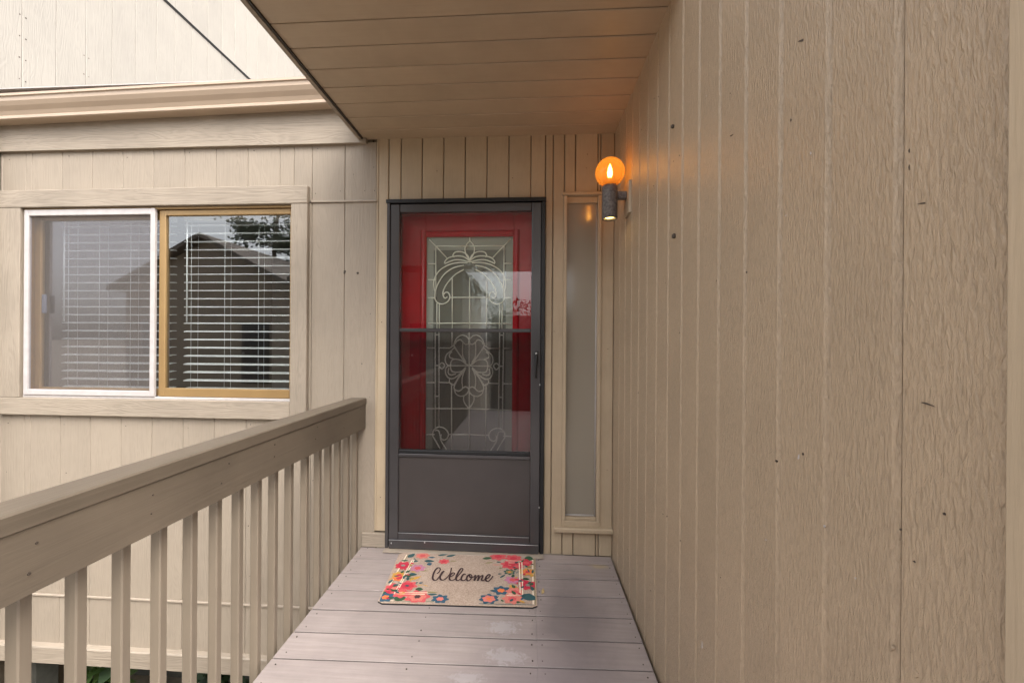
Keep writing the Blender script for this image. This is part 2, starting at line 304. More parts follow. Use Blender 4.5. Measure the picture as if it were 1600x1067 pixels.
def tube_geo(P, rad, sides=6, V=None, Fc=None):
    V = [] if V is None else V; Fc = [] if Fc is None else Fc
    n = len(P); base = len(V)
    rr = rad if isinstance(rad, (list, tuple)) else [rad] * n
    t = (P[1] - P[0]).normalized(); u = t.orthogonal().normalized()
    for i in range(n):
        t = (P[min(i + 1, n - 1)] - P[max(i - 1, 0)])
        if t.length < 1e-9: t = Vector((0, 0, 1))
        t.normalize(); u = (u - t * u.dot(t)); u = u.normalized() if u.length > 1e-6 else t.orthogonal().normalized(); w = t.cross(u)
        for s in range(sides):
            a = 2 * math.pi * s / sides; V.append(P[i] + (u * math.cos(a) + w * math.sin(a)) * rr[i])
    for i in range(n - 1):
        for s in range(sides):
            a = base + i * sides + s; b = base + i * sides + (s + 1) % sides; Fc.append((a, b, b + sides, a + sides))
    Fc.append(tuple(base + s for s in range(sides))[::-1]); Fc.append(tuple(base + (n - 1) * sides + s for s in range(sides)))
    return V, Fc
def tube(name, P, rad, mat, parent=None, sides=6, smooth=True):
    P = [Vector(p) for p in P]; c = sum(P, Vector()) / len(P)
    V, Fc = tube_geo([p - c for p in P], rad, sides); return link(name, mesh(name, V, Fc, mat, smooth), c, parent)
def lathe(name, prof, loc, mat, parent=None, seg=32, smooth=True):
    V = []; Fc = []; n = len(prof)
    for i in range(seg):
        a = 2 * math.pi * i / seg
        for r, z in prof: V.append((r * math.cos(a), r * math.sin(a), z))
    for i in range(seg):
        for k in range(n - 1):
            a = i * n + k; b = ((i + 1) % seg) * n + k; Fc.append((a, b, b + 1, a + 1))
    me = bpy.data.meshes.new(name); me.from_pydata(V, [], Fc); bm = bmesh.new(); bm.from_mesh(me); bmesh.ops.remove_doubles(bm, verts=bm.verts[:], dist=1e-6)
    bmesh.ops.recalc_face_normals(bm, faces=bm.faces[:]); bm.to_mesh(me); bm.free(); me.materials.append(mat)
    if smooth: me.polygons.foreach_set('use_smooth', [True] * len(me.polygons))
    return link(name, me, loc, parent)
def nails(pts, normal, parent, r=0.0028):
    """nail heads too small to pick apart: one part of the wall"""
    V = []; Fc = []; n = Vector(normal); u = n.orthogonal().normalized(); w = n.cross(u); c0 = Vector(pts[0])
    for p in pts:
        b = len(V); p = Vector(p) - c0; k = r * random.uniform(0.6, 1.15)
        for h, q in ((-0.002, k), (0.0012, k * 0.9)):
            for s in range(7): a = 2 * math.pi * s / 7; V.append(p + n * h + (u * math.cos(a) + w * math.sin(a)) * q)
        Fc.append(tuple(b + 7 + s for s in range(7)))
        for s in range(7): Fc.append((b + s, b + (s + 1) % 7, b + 7 + (s + 1) % 7, b + 7 + s))
    o = link('nail_heads', mesh('nail_heads', V, Fc, M['nail']), c0, parent); o['kind'] = 'stuff'; return o

# ------------------------------------------------------------------ the setting
D = 2.358          # face of the wall with the door and the window
XR = 0.493         # face of the side wall
ZC = 2.4485        # underside of the porch ceiling
GZ = -1.70         # garden level below the raised deck

gm = mesh('ground', [(-400, -400, 0), (400, -400, 0), (400, 400, 0), (-400, 400, 0)], [(0, 1, 2, 3)], M['soil'])
go = link('ground', gm, (0, 0, GZ)); go['kind'] = 'structure'

# deck: boards laid a little out of square, butt-jointed
deck = root('deck', (-0.25, 0.2, 0), kind='structure')
SK = 0.0277; XJ = 0.043; X0, X1 = -0.992, XR - 0.012
def deck_piece(xa, xb, ya, yb, ymax):
    ga = 0.0036
    P = [(xa, ya + SK * (xa - X1) + ga), (xb, ya + SK * (xb - X1) + ga), (xb, min(yb + SK * (xb - X1) - ga, ymax)), (xa, min(yb + SK * (xa - X1) - ga, ymax))]
    if P[2][1] - P[1][1] < 0.004 and P[3][1] - P[0][1] < 0.004: return
    dz = random.uniform(-0.0012, 0.0012)
    cx, cy = (xa + xb) / 2, sum(p[1] for p in P) / 4; c = 0.0010
    V = [(p[0] - cx, p[1] - cy, -0.036) for p in P]
    V += [(p[0] - cx, p[1] - cy, -c) for p in P]
    sg = [(1, 1), (-1, 1), (-1, -1), (1, -1)]
    V += [(p[0] - cx + s[0] * 0.0003, p[1] - cy + s[1] * c, 0) for p, s in zip(P, sg)]
    Fc = [(3, 2, 1, 0), (8, 9, 10, 11)]
    for q in range(4):
        r = (q + 1) % 4; Fc += [(q, r, r + 4, q + 4), (q + 4, r + 4, r + 8, q + 8)]
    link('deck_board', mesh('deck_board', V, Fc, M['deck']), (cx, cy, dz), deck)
for k in range(-26, 7):
    ya = 1.5513 + 0.1434 * (k - 1); yb = ya + 0.1434
    joint = XJ if k > -4 else (-0.3 if k % 2 else 0.1)
    deck_piece(X0, joint - 0.0002, ya, yb, D - 0.006); deck_piece(joint + 0.0002, X1, ya, yb, D - 0.006)
def gap_shade():  # dark strips that put shade into the gaps between boards
    V = []; Fc = []
    for k in range(-26, 7):
        yg = 1.5513 + 0.1434 * k
        b = len(V); za, zb = -0.030, -0.0042
        for x_ in (X0 + 0.004, X1 - 0.002):
            for yy_, z_ in ((-0.0040, za), (0.0040, za), (0.0040, zb), (-0.0040, zb)): V.append((x_, min(yg + SK * (x_ - X1) + yy_, D - 0.008), z_))
        Fc += [(b, b + 1, b + 2, b + 3), (b + 7, b + 6, b + 5, b + 4)] + [(b + q, b + 4 + q, b + 4 + (q + 1) % 4, b + (q + 1) % 4) for q in range(4)]
    o = link('gap_shade', mesh('gap_shade', V, Fc, M['gap_dark']), (0, 0, 0), deck); o['kind'] = 'stuff'
gap_shade()
nails([(x_ + random.uniform(-0.006, 0.006), 1.5513 + 0.1434 * k + SK * (x_ - X1) + e, 0.0008) for k in range(-9, 6) for x_ in (-0.955, -0.45, 0.02, 0.066, 0.455) for e in (0.03, 0.113)], (0, 0, 1), deck, 0.0030)
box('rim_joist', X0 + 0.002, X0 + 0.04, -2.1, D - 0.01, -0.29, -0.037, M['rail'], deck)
for xx in (-0.45, 0.043, 0.46): box('joist', xx - 0.019, xx + 0.019, -2.1, D - 0.01, -0.23, -0.0375, M['fence'], deck)
for yy in (-2.0, 0.2): box('post', X0 + 0.045, X0 + 0.135, yy, yy + 0.09, GZ, -0.04, M['fence'], deck)

# ------------------------------------------------------------------ side wall on the right (boards run up it, seen at a low angle)
sw = root('side_wall', (XR, 1.4, GZ), 'tan grooved board wall running along the right side of the porch', 'wall')
box('wall_core', XR + 0.021, 3.6, 0.452, 6.0, GZ, 3.3, M['backing'], sw, 0)
k = 0; y = 0.4364
while y < D + 0.05:
    y1 = min(y + 0.1267, D + 0.055)
    prism('siding_board', [(XR + 0.02, y + 0.0048), (XR + 0.02, y1 - 0.0012), (XR + 0.0012, y1 - 0.0012), (XR, y1 - 0.0022), (XR, y + 0.0138), (XR + 0.0052, y + 0.0048)], 'Z', -0.30, 3.30, M['siding_rough'], sw)
    y = y1
box('corner_board', XR - 0.016, XR + 0.09, 0.404, 0.435, -0.30, 3.30, M['siding_fine'], sw, 0.004)
box('end_wall', XR + 0.092, 3.6, 0.42, 0.450, GZ, 3.3, M['siding_v'], sw, 0)
box('skirt', XR + 0.004, XR + 0.02, 0.44, D, GZ, -0.302, M['siding_v'], sw, 0)
# marks: two little clips and a few gouges
for yy, zz, s in ((1.409, 1.984, 0.005), (1.39, 1.604, 0.0065)):
    tag(box('wall_clip', XR - 0.010, XR + 0.001, yy - s, yy + s, zz - s * 1.2, zz + s * 1.2, M['nail'], None, 0.003),
        'small dark metal clip on the side wall, ' + ('the upper of two' if zz > 1.8 else 'the lower of two'), 'clip', 'small clips on the side wall')
def marks(name, pts, mt):
    V = []; Fc = []
    for px, py, ly, lz, an in pts:
        _, y_, z_ = unproj(px, py, 'X', XR); b = len(V); n = 9
        for dx, k in ((0.001, 1.0), (-0.0009, 0.75)):
            for q in range(n):
                a = 2 * math.pi * q / n; e = 1 + 0.3 * math.sin(3 * a + px); u, v = math.cos(a) * ly * e * k, math.sin(a) * lz * e * k
                V.append((dx, y_ - 1.4 + u * math.cos(an) - v * math.sin(an), z_ - 1.2 + u * math.sin(an) + v * math.cos(an)))
        Fc.append(tuple(b + n + q for q in range(n))); Fc += [(b + q, b + (q + 1) % n, b + n + (q + 1) % n, b + n + q) for q in range(n)]
    o = link(name, mesh(name, V, Fc, mt), (XR, 1.4, 1.2), sw); o['kind'] = 'stuff'
marks('paint_chips', [(1248, 714, .002, .006, .3), (1197, 843, .0015, .002, 0), (1288, 822, .0016, .0018, 0), (1337, 903, .0012, .0016, 0), (1097, 1008, .003, .012, .1), (1048, 682, .002, .003, 0), (1104, 150, .002, .002, 0), (1267, 240, .0015, .003, 0), (1228, 337, .0012, .0015, 0)], M['white_frame'])
marks('blisters', [(1247, 857, .005, .009, .2), (1311, 944, .003, .005, .3), (1394, 1012, .002, .006, .3), (1433, 1053, .004, .005, .4), (1284, 922, .002, .004, 0)], M['siding_rough'])
marks('gouges', [(1449, 631, .010, .0012, .15), (1441, 318, .006, .0010, .2), (1252, 64, .010, .0022, .5), (1143, 212, .010, .0018, .2), (1236, 188, .0018, .003, 0), (1421, 236, .0008, .003, 0), (1421, 262, .0007, .004, 0), (1429, 877, .002, .0012, 0), (1062, 520, .002, .003, 0)], M['nail'])
nails([(XR, random.uniform(0.5, 2.3), random.choice((0.25, 0.62, 1.02, 1.43, 1.85, 2.2)) + random.uniform(-0.03, 0.03)) for _ in range(34)], (-1, 0, 0), sw, 0.0022)

# ------------------------------------------------------------------ wall with the door
ew = root('entry_wall', (-0.2, D, 0), 'tan wall of upright grooved boards around the red entry door', 'wall')
DX0, DX1, DZ1 = -0.842, 0.094, 2.072          # storm-door frame, outside
SX0, SX1, SZ0, SZ1 = 0.204, 0.413, 0.20, 2.095  # sidelight opening
edges = [-0.913, -0.768] + [0.397 - 0.1295 * q for q in range(8, -1, -1)] + [XR + 0.0]
for a, b in zip(edges[:-1], edges[1:]):
    def piece(x0, x1, z0, z1):
        if x1 - x0 < 0.006: return
        prism('siding_board', board_prof(x0 + 0.0022, x1 - 0.0022, D + 0.018, D, 0.0035), 'Z', z0, z1, M['siding_fine'], ew)
    top = ZC + 0.03
    segs = [(a, b)]
    # columns cut at the door and sidelight edges
    cuts = sorted(set([a, b] + [c for c in (DX0, DX1, SX0, SX1) if a < c < b]))
    for p, q in zip(cuts[:-1], cuts[1:]):
        mid = (p + q) / 2
        if DX0 < mid < DX1: piece(p, q, DZ1, top)
        elif SX0 < mid < SX1: piece(p, q, SZ1, top); piece(p, q, 0.002, SZ0 - 0.06)
        else: piece(p, q, 0.10 if mid < DX0 else 0.002, top)
# core of the wall behind the boards, with the two openings
c0, c1 = D + 0.019, D + 0.14
for q in ((-0.94, DX0 + 0.02, 0, 2.6), (DX0 + 0.02, DX1 - 0.02, DZ1 - 0.02, 2.6), (DX1 - 0.02, SX0, 0, 2.6), (SX0, SX1, SZ1, 2.6), (SX0, SX1, 0, SZ0), (SX1, XR + 0.02, 0, 2.6)):
    box('wall_core', q[0], q[1], c0, c1, q[2], q[3], M['backing'], ew, 0)
box('base_board', -0.990, DX0 - 0.002, D - 0.012, D + 0.016, 0.004, 0.088, M['trim_x'], ew, 0.003)
box('seam_batten', -0.916, -0.904, D - 0.004, D + 0.01, 0.10, ZC, M['siding_fine'], ew, 0.002)
nails([(x, D, z) for x, z in ((-0.88, 0.3), (-0.88, 0.8), (-0.88, 1.35), (-0.88, 1.8), (0.14, 0.6), (0.15, 1.3), (0.33, 2.25), (0.335, 2.33), (0.46, 0.5), (0.46, 1.2), (-0.55, 2.25), (-0.1, 2.2))], (0, -1, 0), ew)

# ------------------------------------------------------------------ wall with the window
ww = root('window_wall', (-2.2, D, -0.8), 'tan rough-sawn panel wall around the sliding window, left of the door', 'wall')
WX0, WX1, WZ0, WZ1 = -3.20, -1.432, 0.866, 2.058
gx = [-1.317 - 0.2045 * q for q in range(-1, 12)]
gx = [-0.9165] + gx
for (z0, z1, off) in ((2.086, 2.43, 0), (-0.374, 2.070, 0), (-0.69, -0.390, 0)):
    for b, a in zip(gx[:-1], gx[1:]):
        a = max(a, -3.70)
        if b - a < 0.03: continue
        cuts = sorted(set([a, b] + [c for c in (WX0, WX1) if a < c < b]))
        for p, q in zip(cuts[:-1], cuts[1:]):
            mid = (p + q) / 2; zz = [(z0, z1)]
            if WX0 < mid < WX1 and z0 < WZ0 < z1: zz = [(z0, WZ0), (WZ1, z1)]
            for s0, s1 in zz:
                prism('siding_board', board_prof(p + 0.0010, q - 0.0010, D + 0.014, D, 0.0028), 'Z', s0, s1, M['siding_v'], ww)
for q in ((-3.70, WX0, -0.72, 2.7), (WX1, -0.945, -0.72, 2.7), (WX0, WX1, WZ1, 2.7), (WX0, WX1, -0.72, WZ0)):
    box('wall_core', q[0], q[1], D + 0.015, D + 0.12, q[2], q[3], M['backing'], ww, 0)
box('flashing', -1.322, -0.912, D - 0.009, D + 0.012, 2.0715, 2.084, M['flash'], ww, 0.002)
box('flashing', -3.70, -3.345, D - 0.009, D + 0.012, 2.0715, 2.084, M['flash'], ww, 0.002)
box('flashing', -3.70, -1.0, D - 0.011, D + 0.012, -0.388, -0.376, M['flash'], ww, 0.002)
prism('band_board', [(D - 0.034, -0.79), (D + 0.03, -0.79), (D + 0.03, -0.683), (D - 0.028, -0.689), (D - 0.034, -0.695)], 'X', -3.70, -1.0, M['trim_x'], ww)
prism('frieze_board', [(D - 0.022, 2.42), (D + 0.012, 2.42), (D + 0.012, 2.66), (D - 0.022, 2.66)], 'X', -3.70, -0.975, M['trim_x'], ww)
nails([(x + random.uniform(-0.012, 0.012), D, z + random.uniform(-0.02, 0.02)) for x in [-1.29 - 0.4065 * q for q in range(6)] for z in (-0.2, 0.1, 0.4, 0.70, 2.13, 2.38)] +
      [(-1.14, D, 2.14), (-0.99, D, 2.14), (-0.93, D, 2.14), (-1.06, D, 2.24), (-0.935, D, 2.28), (-1.0, D, 1.1), (-0.95, D, 1.4), (-0.95, D, 0.9)], (0, -1, 0), ww, 0.0034)
nails([(x, D - 0.002, z) for x, z in ((-1.110, 1.655), (-1.112, 1.645), (-1.03, 1.645))], (0, -1, 0), ww, 0.007)

# rooms behind (so that the panes look into depth)
def room(name, x0, x1, y0, y1, z0, z1, open_y0=True):
    r = root(name, ((x0 + x1) / 2, (y0 + y1) / 2, z0), kind='structure'); t = 0.05
    box('inner_wall', x0 - t, x0, y0, y1, z0, z1, M['room'], r, 0); box('inner_wall', x1, x1 + t, y0, y1, z0, z1, M['room'], r, 0)
    box('inner_wall', x0 - t, x1 + t, y1, y1 + t, z0, z1, M['room'], r, 0)
    box('inner_floor', x0 - t, x1 + t, y0, y1 + t, z0 - t, z0, M['room'], r, 0); box('inner_ceiling', x0 - t, x1 + t, y0, y1 + t, z1, z1 + t, M['room'], r, 0)
    return r
room('bedroom', -3.6, -1.05, D + 0.125, 5.4, -0.55, 2.35)
room('hall', -0.88, 0.44, D + 0.145, 5.0, 0.0, 2.38)

# roof over the window room, upper wall beyond it
rf = root('low_roof', (-2.3, 2.3, 2.7), 'low shingled roof above the gutter and window wall', 'roof')
prism('roof_slab', [(2.29, 2.685), (6.4, 3.65), (6.4, 3.75), (2.29, 2.745)], 'X', -3.56, -1.03, M['shingle'], rf)
uw = root('upper_wall', (-3.565, 4.5, 2.4), 'sunlit upper storey wall of tall boards rising above the gutter', 'wall')
box('wall_core', -7.0, -3.581, 2.43, 9.0, GZ, 6.6, M['backing'], uw, 0)
y = 2.6003 - 0.2032
while y < 9.0:
    for z0, z1 in ((2.40, 4.523), (4.549, 6.6)):
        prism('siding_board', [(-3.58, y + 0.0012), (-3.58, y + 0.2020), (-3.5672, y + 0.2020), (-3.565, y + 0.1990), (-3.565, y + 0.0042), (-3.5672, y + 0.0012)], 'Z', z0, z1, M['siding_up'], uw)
    y += 0.2032
box('flashing', -3.578, -3.557, 2.43, 9.0, 4.526, 4.533, M['dark_metal'], uw, 0); box('flashing', -3.578, -3.553, 2.43, 9.0, 4.539, 4.546, M['dark_metal'], uw, 0)
nails([(-3.565, 2.6003 + 0.4064 * q + s, z) for q in range(5) for s in (-0.015, 0.02) for z in (2.9, 3.05, 3.2, 3.35, 3.5)], (1, 0, 0), uw, 0.005)
box('end_siding', -7.0, -3.585, 2.40, 2.428, GZ, 6.6, M['siding_v'], uw, 0)

# ------------------------------------------------------------------ gutter, and a pipe added for the dark gap beside it
gt = root('gutter', (-2.3, 2.29, 2.58), 'beige metal rain gutter along the eave above the window', 'gutter')
def gutter_mesh():
    prof = [(D - 0.023, 2.70), (D - 0.023, 2.582), (2.272, 2.582), (2.266, 2.586), (2.266, 2.598), (2.272, 2.606), (2.262, 2.628), (2.244, 2.650), (2.232, 2.672), (2.230, 2.694), (2.222, 2.698), (2.222, 2.712), (2.238, 2.714), (2.238, 2.700)]
    V = []; n = len(prof)
    for x, dz in ((-3.72, -0.010), (-1.03, 0.043)):
        for yy, zz in prof: V.append((x + 2.3, yy - 2.29, zz + dz - 2.58))
    for x, dz in ((-3.72, -0.010), (-1.03, 0.043)):
        for q, (yy, zz) in enumerate(prof):   # inner skin
            V.append((x + 2.3, yy + (0.002 if yy < 2.3 else -0.002) - 2.29, zz + (0.002 if zz < 2.69 else 0) + dz - 2.58))
    Fc = []
    for b in (0, 2 * n):
        for q in range(n - 1): Fc.append((b + q, b + q + 1, b + n + q + 1, b + n + q))
    for b, d in ((0, 2 * n), (n, 3 * n)):
        for q in range(n - 1): Fc.append((b + q, b + q + 1, d + q + 1, d + q))
    return mesh('trough', V, Fc, M['gutter'])
link('trough', gutter_mesh(), (-2.3, 2.29, 2.58), gt)
prism('end_cap', [(D - 0.023, 2.745), (D - 0.023, 2.627), (2.268, 2.627), (2.268, 2.645), (2.232, 2.72), (2.226, 2.752)], 'X', -1.03, -1.026, M['gutter'], gt)
box('drip_edge', -3.72, -1.03, 2.243, D - 0.03, 2.752, 2.757, M['white_frame'], gt, 0)
ds = root('gap_pipe', (-3.42, 2.32, GZ), 'narrow dark pipe added for the dark gap at the left end of the window wall', 'gap_pipe')  # pipe added to stand for the dark gap past the wall's end
prism('pipe', [(-3.455, D - 0.075), (-3.375, D - 0.075), (-3.372, D - 0.07), (-3.372, D - 0.006), (-3.455, D - 0.006)], 'Z', GZ, 2.58, M['dark_metal'], ds)
for zz in (0.2, 2.0): box('strap', -3.47, -3.366, D - 0.079, D - 0.004, zz, zz + 0.03, M['dark_metal'], ds, 0.002)

# ------------------------------------------------------------------ porch ceiling
pc = root('porch_ceiling', (-0.25, 1.4, ZC), 'tan board ceiling over the porch', 'ceiling')
XL = -1.005
yy = 1.4756
ys = [yy + 0.1297 * q for q in range(-1, 7)] + [D + 0.01]
for a, b in zip(ys[:-1], ys[1:]):
    prism('ceiling_board', board_prof(a + 0.0028, b - 0.0028, ZC + 0.018, ZC, 0.0022), 'X', XL + 0.012, XR + 0.012, M['soffit'], pc)
prism('edge_trim', [(XL - 0.016, ZC - 0.012), (XL + 0.003, ZC - 0.012), (XL + 0.003, ZC + 0.22), (XL - 0.016, ZC + 0.22)], 'Y', ys[0], D - 0.023, M['trim_x'], pc)
prism('edge_bead', [(XL + 0.0035, ZC - 0.008), (XL + 0.011, ZC - 0.008), (XL + 0.011, ZC + 0.02), (XL + 0.0035, ZC + 0.02)], 'Y', ys[0], D - 0.004, M['dark_metal'], pc)
box('roof_deck', XL + 0.004, XR + 0.5, ys[0], 5.2, ZC + 0.09, ZC + 0.2, M['shingle'], pc, 0)
box('rear_fascia', XL + 0.004, XR + 0.5, ys[0] - 0.022, ys[0] - 0.001, ZC - 0.01, ZC + 0.2, M['trim_x'], pc, 0.002)
for k in range(3): box('rafter', XL + 0.02, XR, 1.45 + k * 0.4, 1.49 + k * 0.4, ZC + 0.019, ZC + 0.089, M['fence'], pc, 0)

# ------------------------------------------------------------------ railing
ra = root('porch_railing', (-1.0, 1.2, 0), 'tan wooden railing with upright balusters along the left of the porch', 'railing')
def sloped(name, x0, x1, za, zb, y0, y1, h0, h1, mat, parent, c=0.004):
    """beam along Y whose top runs from za (at y0) to zb (at y1)"""
    V = []; cx, cy, cz = (x0 + x1) / 2, (y0 + y1) / 2, (za + zb) / 2
    for y_, z_, h in ((y0, za, h0), (y1, zb, h1)):
        for p in ((x0, z_ - h), (x1, z_ - h), (x1, z_ - c), (x1 - c, z_), (x0 + c, z_), (x0, z_ - c)): V.append((p[0] - cx, y_ - cy, p[1] - cz))
    Fc = [tuple(range(6)), tuple(range(11, 5, -1))] + [(q, q + 6, (q + 1) % 6 + 6, (q + 1) % 6) for q in range(6)]
    return link(name, mesh(name, V, Fc, mat), (cx, cy, cz), parent)
def rz(y): return 0.924 - 0.0122 * y      # the cap runs very slightly downhill to the wall
Y0 = -2.0; Y1 = D - 0.002
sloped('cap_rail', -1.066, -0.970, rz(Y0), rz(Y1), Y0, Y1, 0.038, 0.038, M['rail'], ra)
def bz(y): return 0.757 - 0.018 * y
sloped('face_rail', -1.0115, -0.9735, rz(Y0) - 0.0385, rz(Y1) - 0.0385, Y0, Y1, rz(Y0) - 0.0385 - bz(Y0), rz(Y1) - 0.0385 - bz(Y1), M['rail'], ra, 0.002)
nails([(-0.9735, y_ + random.uniform(-0.03, 0.03), z_) for y_ in (0.75, 1.0, 1.25, 1.5, 1.8, 2.1, 2.3) for z_ in (0.775 + random.uniform(-0.02, 0.02), 0.84)], (1, 0, 0), ra, 0.0032)
yb = [0.855, 0.956, 1.059, 1.162, 1.259, 1.359, 1.456, 1.556, 1.662, 1.783, 1.895, 1.994, 2.095, 2.204, 2.315]
yb = [0.855 - 0.102 * q for q in range(27, 0, -1)] + yb
for y_ in yb:
    y_ *= 1.013; w = 0.025
    if y_ > D - 0.006: y_ = D - 0.006
    box('baluster', -1.0435, -1.0125, y_ - w, y_, -0.26, rz(y_) - 0.05, M['baluster'], ra, 0.003)

# ------------------------------------------------------------------ window
wi = root('sliding_window', ((WX0 + WX1) / 2, D, WZ0), 'two-pane sliding window with wide tan wood trim and insect screen', 'window')
t0, t1 = D - 0.030, D - 0.001
box('trim_board', -3.357, -1.330, t0 - 0.002, t1, 2.060, 2.168, M['trim_x'], wi, 0.003)
box('trim_board', -3.352, WX0, t0, t1, 0.867, 2.0595, M['trim_z'], wi, 0.003)
box('trim_board', WX1, -1.330, t0, t1, 0.760, 2.0595, M['trim_z'], wi, 0.003)
box('trim_board', -3.352, WX1 - 0.001, t0, t1, 0.758, 0.866, M['trim_x'], wi, 0.003)
# gold sliding-sash frame, right half and the outer channel
fy0, fy1 = D + 0.004, D + 0.05
fr = box('frame_head', WX0, WX1, fy0 - 0.014, fy1 + 0.03, 2.044, 2.059, M['gold_frame'], wi, 0.002)
box('frame_sill', WX0, WX1, fy0 - 0.014, fy1 + 0.03, 0.866, 0.880, M['white_frame'], wi, 0.002)
box('frame_jamb', WX1 - 0.012, WX1, fy0, fy1 + 0.03, 0.88, 2.044, M['gold_frame'], wi, 0.002)
box('frame_jamb', WX0, WX0 + 0.012, fy0, fy1 + 0.03, 0.88, 2.044, M['gold_frame'], wi, 0.002)
sa = box('sash_stile', -2.303, -2.262, fy0, fy0 + 0.03, 0.882, 2.042, M['gold_frame'], wi, 0.003)
box('sash_stile', WX1 - 0.024, WX1 - 0.0125, fy0, fy0 + 0.03, 0.882, 2.042, M['gold_frame'], wi, 0.002)
box('sash_rail', -2.2615, WX1 - 0.0245, fy0, fy0 + 0.03, 0.882, 0.934, M['gold_frame'], wi, 0.003)
box('sash_rail', -2.2615, WX1 - 0.0245, fy0, fy0 + 0.03, 2.008, 2.042, M['gold_frame'], wi, 0.003)
box('pane', -2.2612, WX1 - 0.025, fy0 + 0.014, fy0 + 0.018, 0.9345, 2.0075, M['win_glass'], wi, 0)
# rear sash, left half
for nm, q in (('sash_stile', (-2.33, -2.285, 0.882, 2.042)), ('sash_stile', (WX0 + 0.0125, WX0 + 0.055, 0.882, 2.042)), ('sash_rail', (WX0 + 0.0555, -2.3305, 0.882, 0.925)), ('sash_rail', (WX0 + 0.0555, -2.3305, 2.0, 2.042))):
    box(nm, q[0], q[1], fy0 + 0.034, fy0 + 0.06, q[2], q[3], M['gold_frame'], wi, 0.002)
box('pane', WX0 + 0.056, -2.331, fy0 + 0.045, fy0 + 0.049, 0.9255, 1.9995, M['win_glass'], wi, 0)
# white-framed insect screen in front of the left half
sc_ = box('insect_screen', WX0 + 0.040, -2.341, D - 0.008, D - 0.006, 0.916, 2.012, M['screen'], wi, 0)
for q in ((WX0 + 0.012, WX0 + 0.041, 0.882, 2.050), (-2.342, -2.312, 0.882, 2.050)): box('screen_frame', q[0], q[1], D - 0.018, D + 0.003, q[2], q[3], M['white_frame'], wi, 0.003)
for q in ((0.882, 0.917), (2.011, 2.050)): box('screen_frame', WX0 + 0.0415, -2.3425, D - 0.017, D + 0.002, q[0], q[1], M['white_frame'], wi, 0.003)
box('latch', WX0 + 0.085, WX0 + 0.108, D + 0.02, D + 0.036, 1.40, 1.52, M['room_dark'], wi, 0.003)
# open gap with old caulk at the left jamb
tube('caulk', [(WX0 + 0.004 + 0.002 * math.sin(q * 2.1), D - 0.003, 0.89 + q * 0.06) for q in range(20)], [0.004 + 0.0016 * math.sin(q * 3.7) for q in range(20)], M['backing'], wi, 5)

# venetian blinds inside, one behind each half
def blind(x0, x1, label):
    b = root('venetian_blind', ((x0 + x1) / 2, D + 0.13, 2.02), label, 'blind', 'white blinds in the sliding window')
    yb0 = D + 0.085; tl = R(7)
    box('head_rail', x0, x1, yb0, yb0 + 0.05, 2.0, 2.05, M['blind'], b, 0.003)
    z = 0.925; n = 0
    w = 0.050
    while z < 1.99:
        prof = []
        for s, h in ((-1, 0), (-0.5, 0.0016), (0, 0.0022), (0.5, 0.0016), (1, 0)):
            prof.append((yb0 + 0.025 + s * w / 2 * math.cos(tl) , z + s * w / 2 * math.sin(tl) + h))
        prof += [(p[0], p[1] - 0.0036) for p in prof[::-1]]
        prism('slat', prof, 'X', x0 + 0.004, x1 - 0.004, M['blind'], b); z += 0.0525
    box('bottom_rail', x0 + 0.003, x1 - 0.003, yb0 + 0.005, yb0 + 0.045, 0.889, 0.905, M['blind'], b, 0.003)
    for q in range(4):
        xx = x0 + (x1 - x0) * (0.07 + 0.285 * q)
        for yy_ in (yb0 - 0.002, yb0 + 0.052): tube('ladder_cord', [(xx, yy_, 0.895), (xx, yy_, 2.01)], 0.0013, M['blind'], b, 5)
    tube('tilt_wand', [(x0 + 0.035, yb0 - 0.012, 1.35), (x0 + 0.035, yb0 - 0.012, 2.01)], 0.004, M['blind'], b, 6)
blind(-3.06, -2.30, 'open white blind behind the screened left half of the window')
blind(-2.215, -1.425, 'open white blind behind the clear right half of the window')
dr = root('dresser', (-1.9, 4.6, -0.55), 'dark tall cabinet in the room behind the window', 'cabinet')
box('carcass', -2.45, -1.75, 4.4, 4.9, -0.55, 1.35, M['room_dark'], dr, 0.01); box('cabinet_door', -2.43, -2.11, 4.37, 4.398, -0.5, 1.32, M['room_dark'], dr, 0.005); box('cabinet_door', -2.09, -1.77, 4.37, 4.398, -0.5, 1.32, M['room_dark'], dr, 0.005)

# ------------------------------------------------------------------ storm door
sd = root('storm_door', (-0.374, D, 0), 'dark grey metal storm door with glass over a kick panel', 'door')
yo = D - 0.022
for q in ((DX0, DX0 + 0.018, 0.012, DZ1 - 0.0185), (DX1 - 0.020, DX1, 0.012, DZ1 - 0.0185)): box('door_frame', q[0], q[1], yo - 0.006, D + 0.03, q[2], q[3], M['black'] if q[0] > 0 else M['storm'], sd, 0.002)
box('door_frame', DX0 - 0.006, DX1 + 0.004, yo - 0.010, D + 0.03, DZ1 - 0.018, DZ1 + 0.004, M['black'], sd, 0.002)
box('threshold', DX0 + 0.001, DX1 - 0.001, yo - 0.045, D + 0.06, 0.0045, 0.0115, M['flash'], sd, 0.001)
LX0, LX1, LZ0, LZ1 = -0.821, 0.071, 0.018, 2.048
GX0, GX1 = -0.765, 0.015
ly0, ly1 = yo - 0.004, D + 0.018
box('weatherstrip', DX0 + 0.0185, LX0 - 0.0005, yo + 0.004, D + 0.01, 0.02, LZ1, M['black'], sd, 0)
box('weatherstrip', LX1 + 0.0005, DX1 - 0.0205, yo + 0.006, D + 0.01, 0.02, LZ1, M['black'], sd, 0)
leaf = box('stile', LX0, GX0, ly0, ly1, LZ0, LZ1, M['storm'], sd, 0.004)
box('stile', GX1, LX1, ly0, ly1, LZ0, LZ1, M['storm'], sd, 0.004)
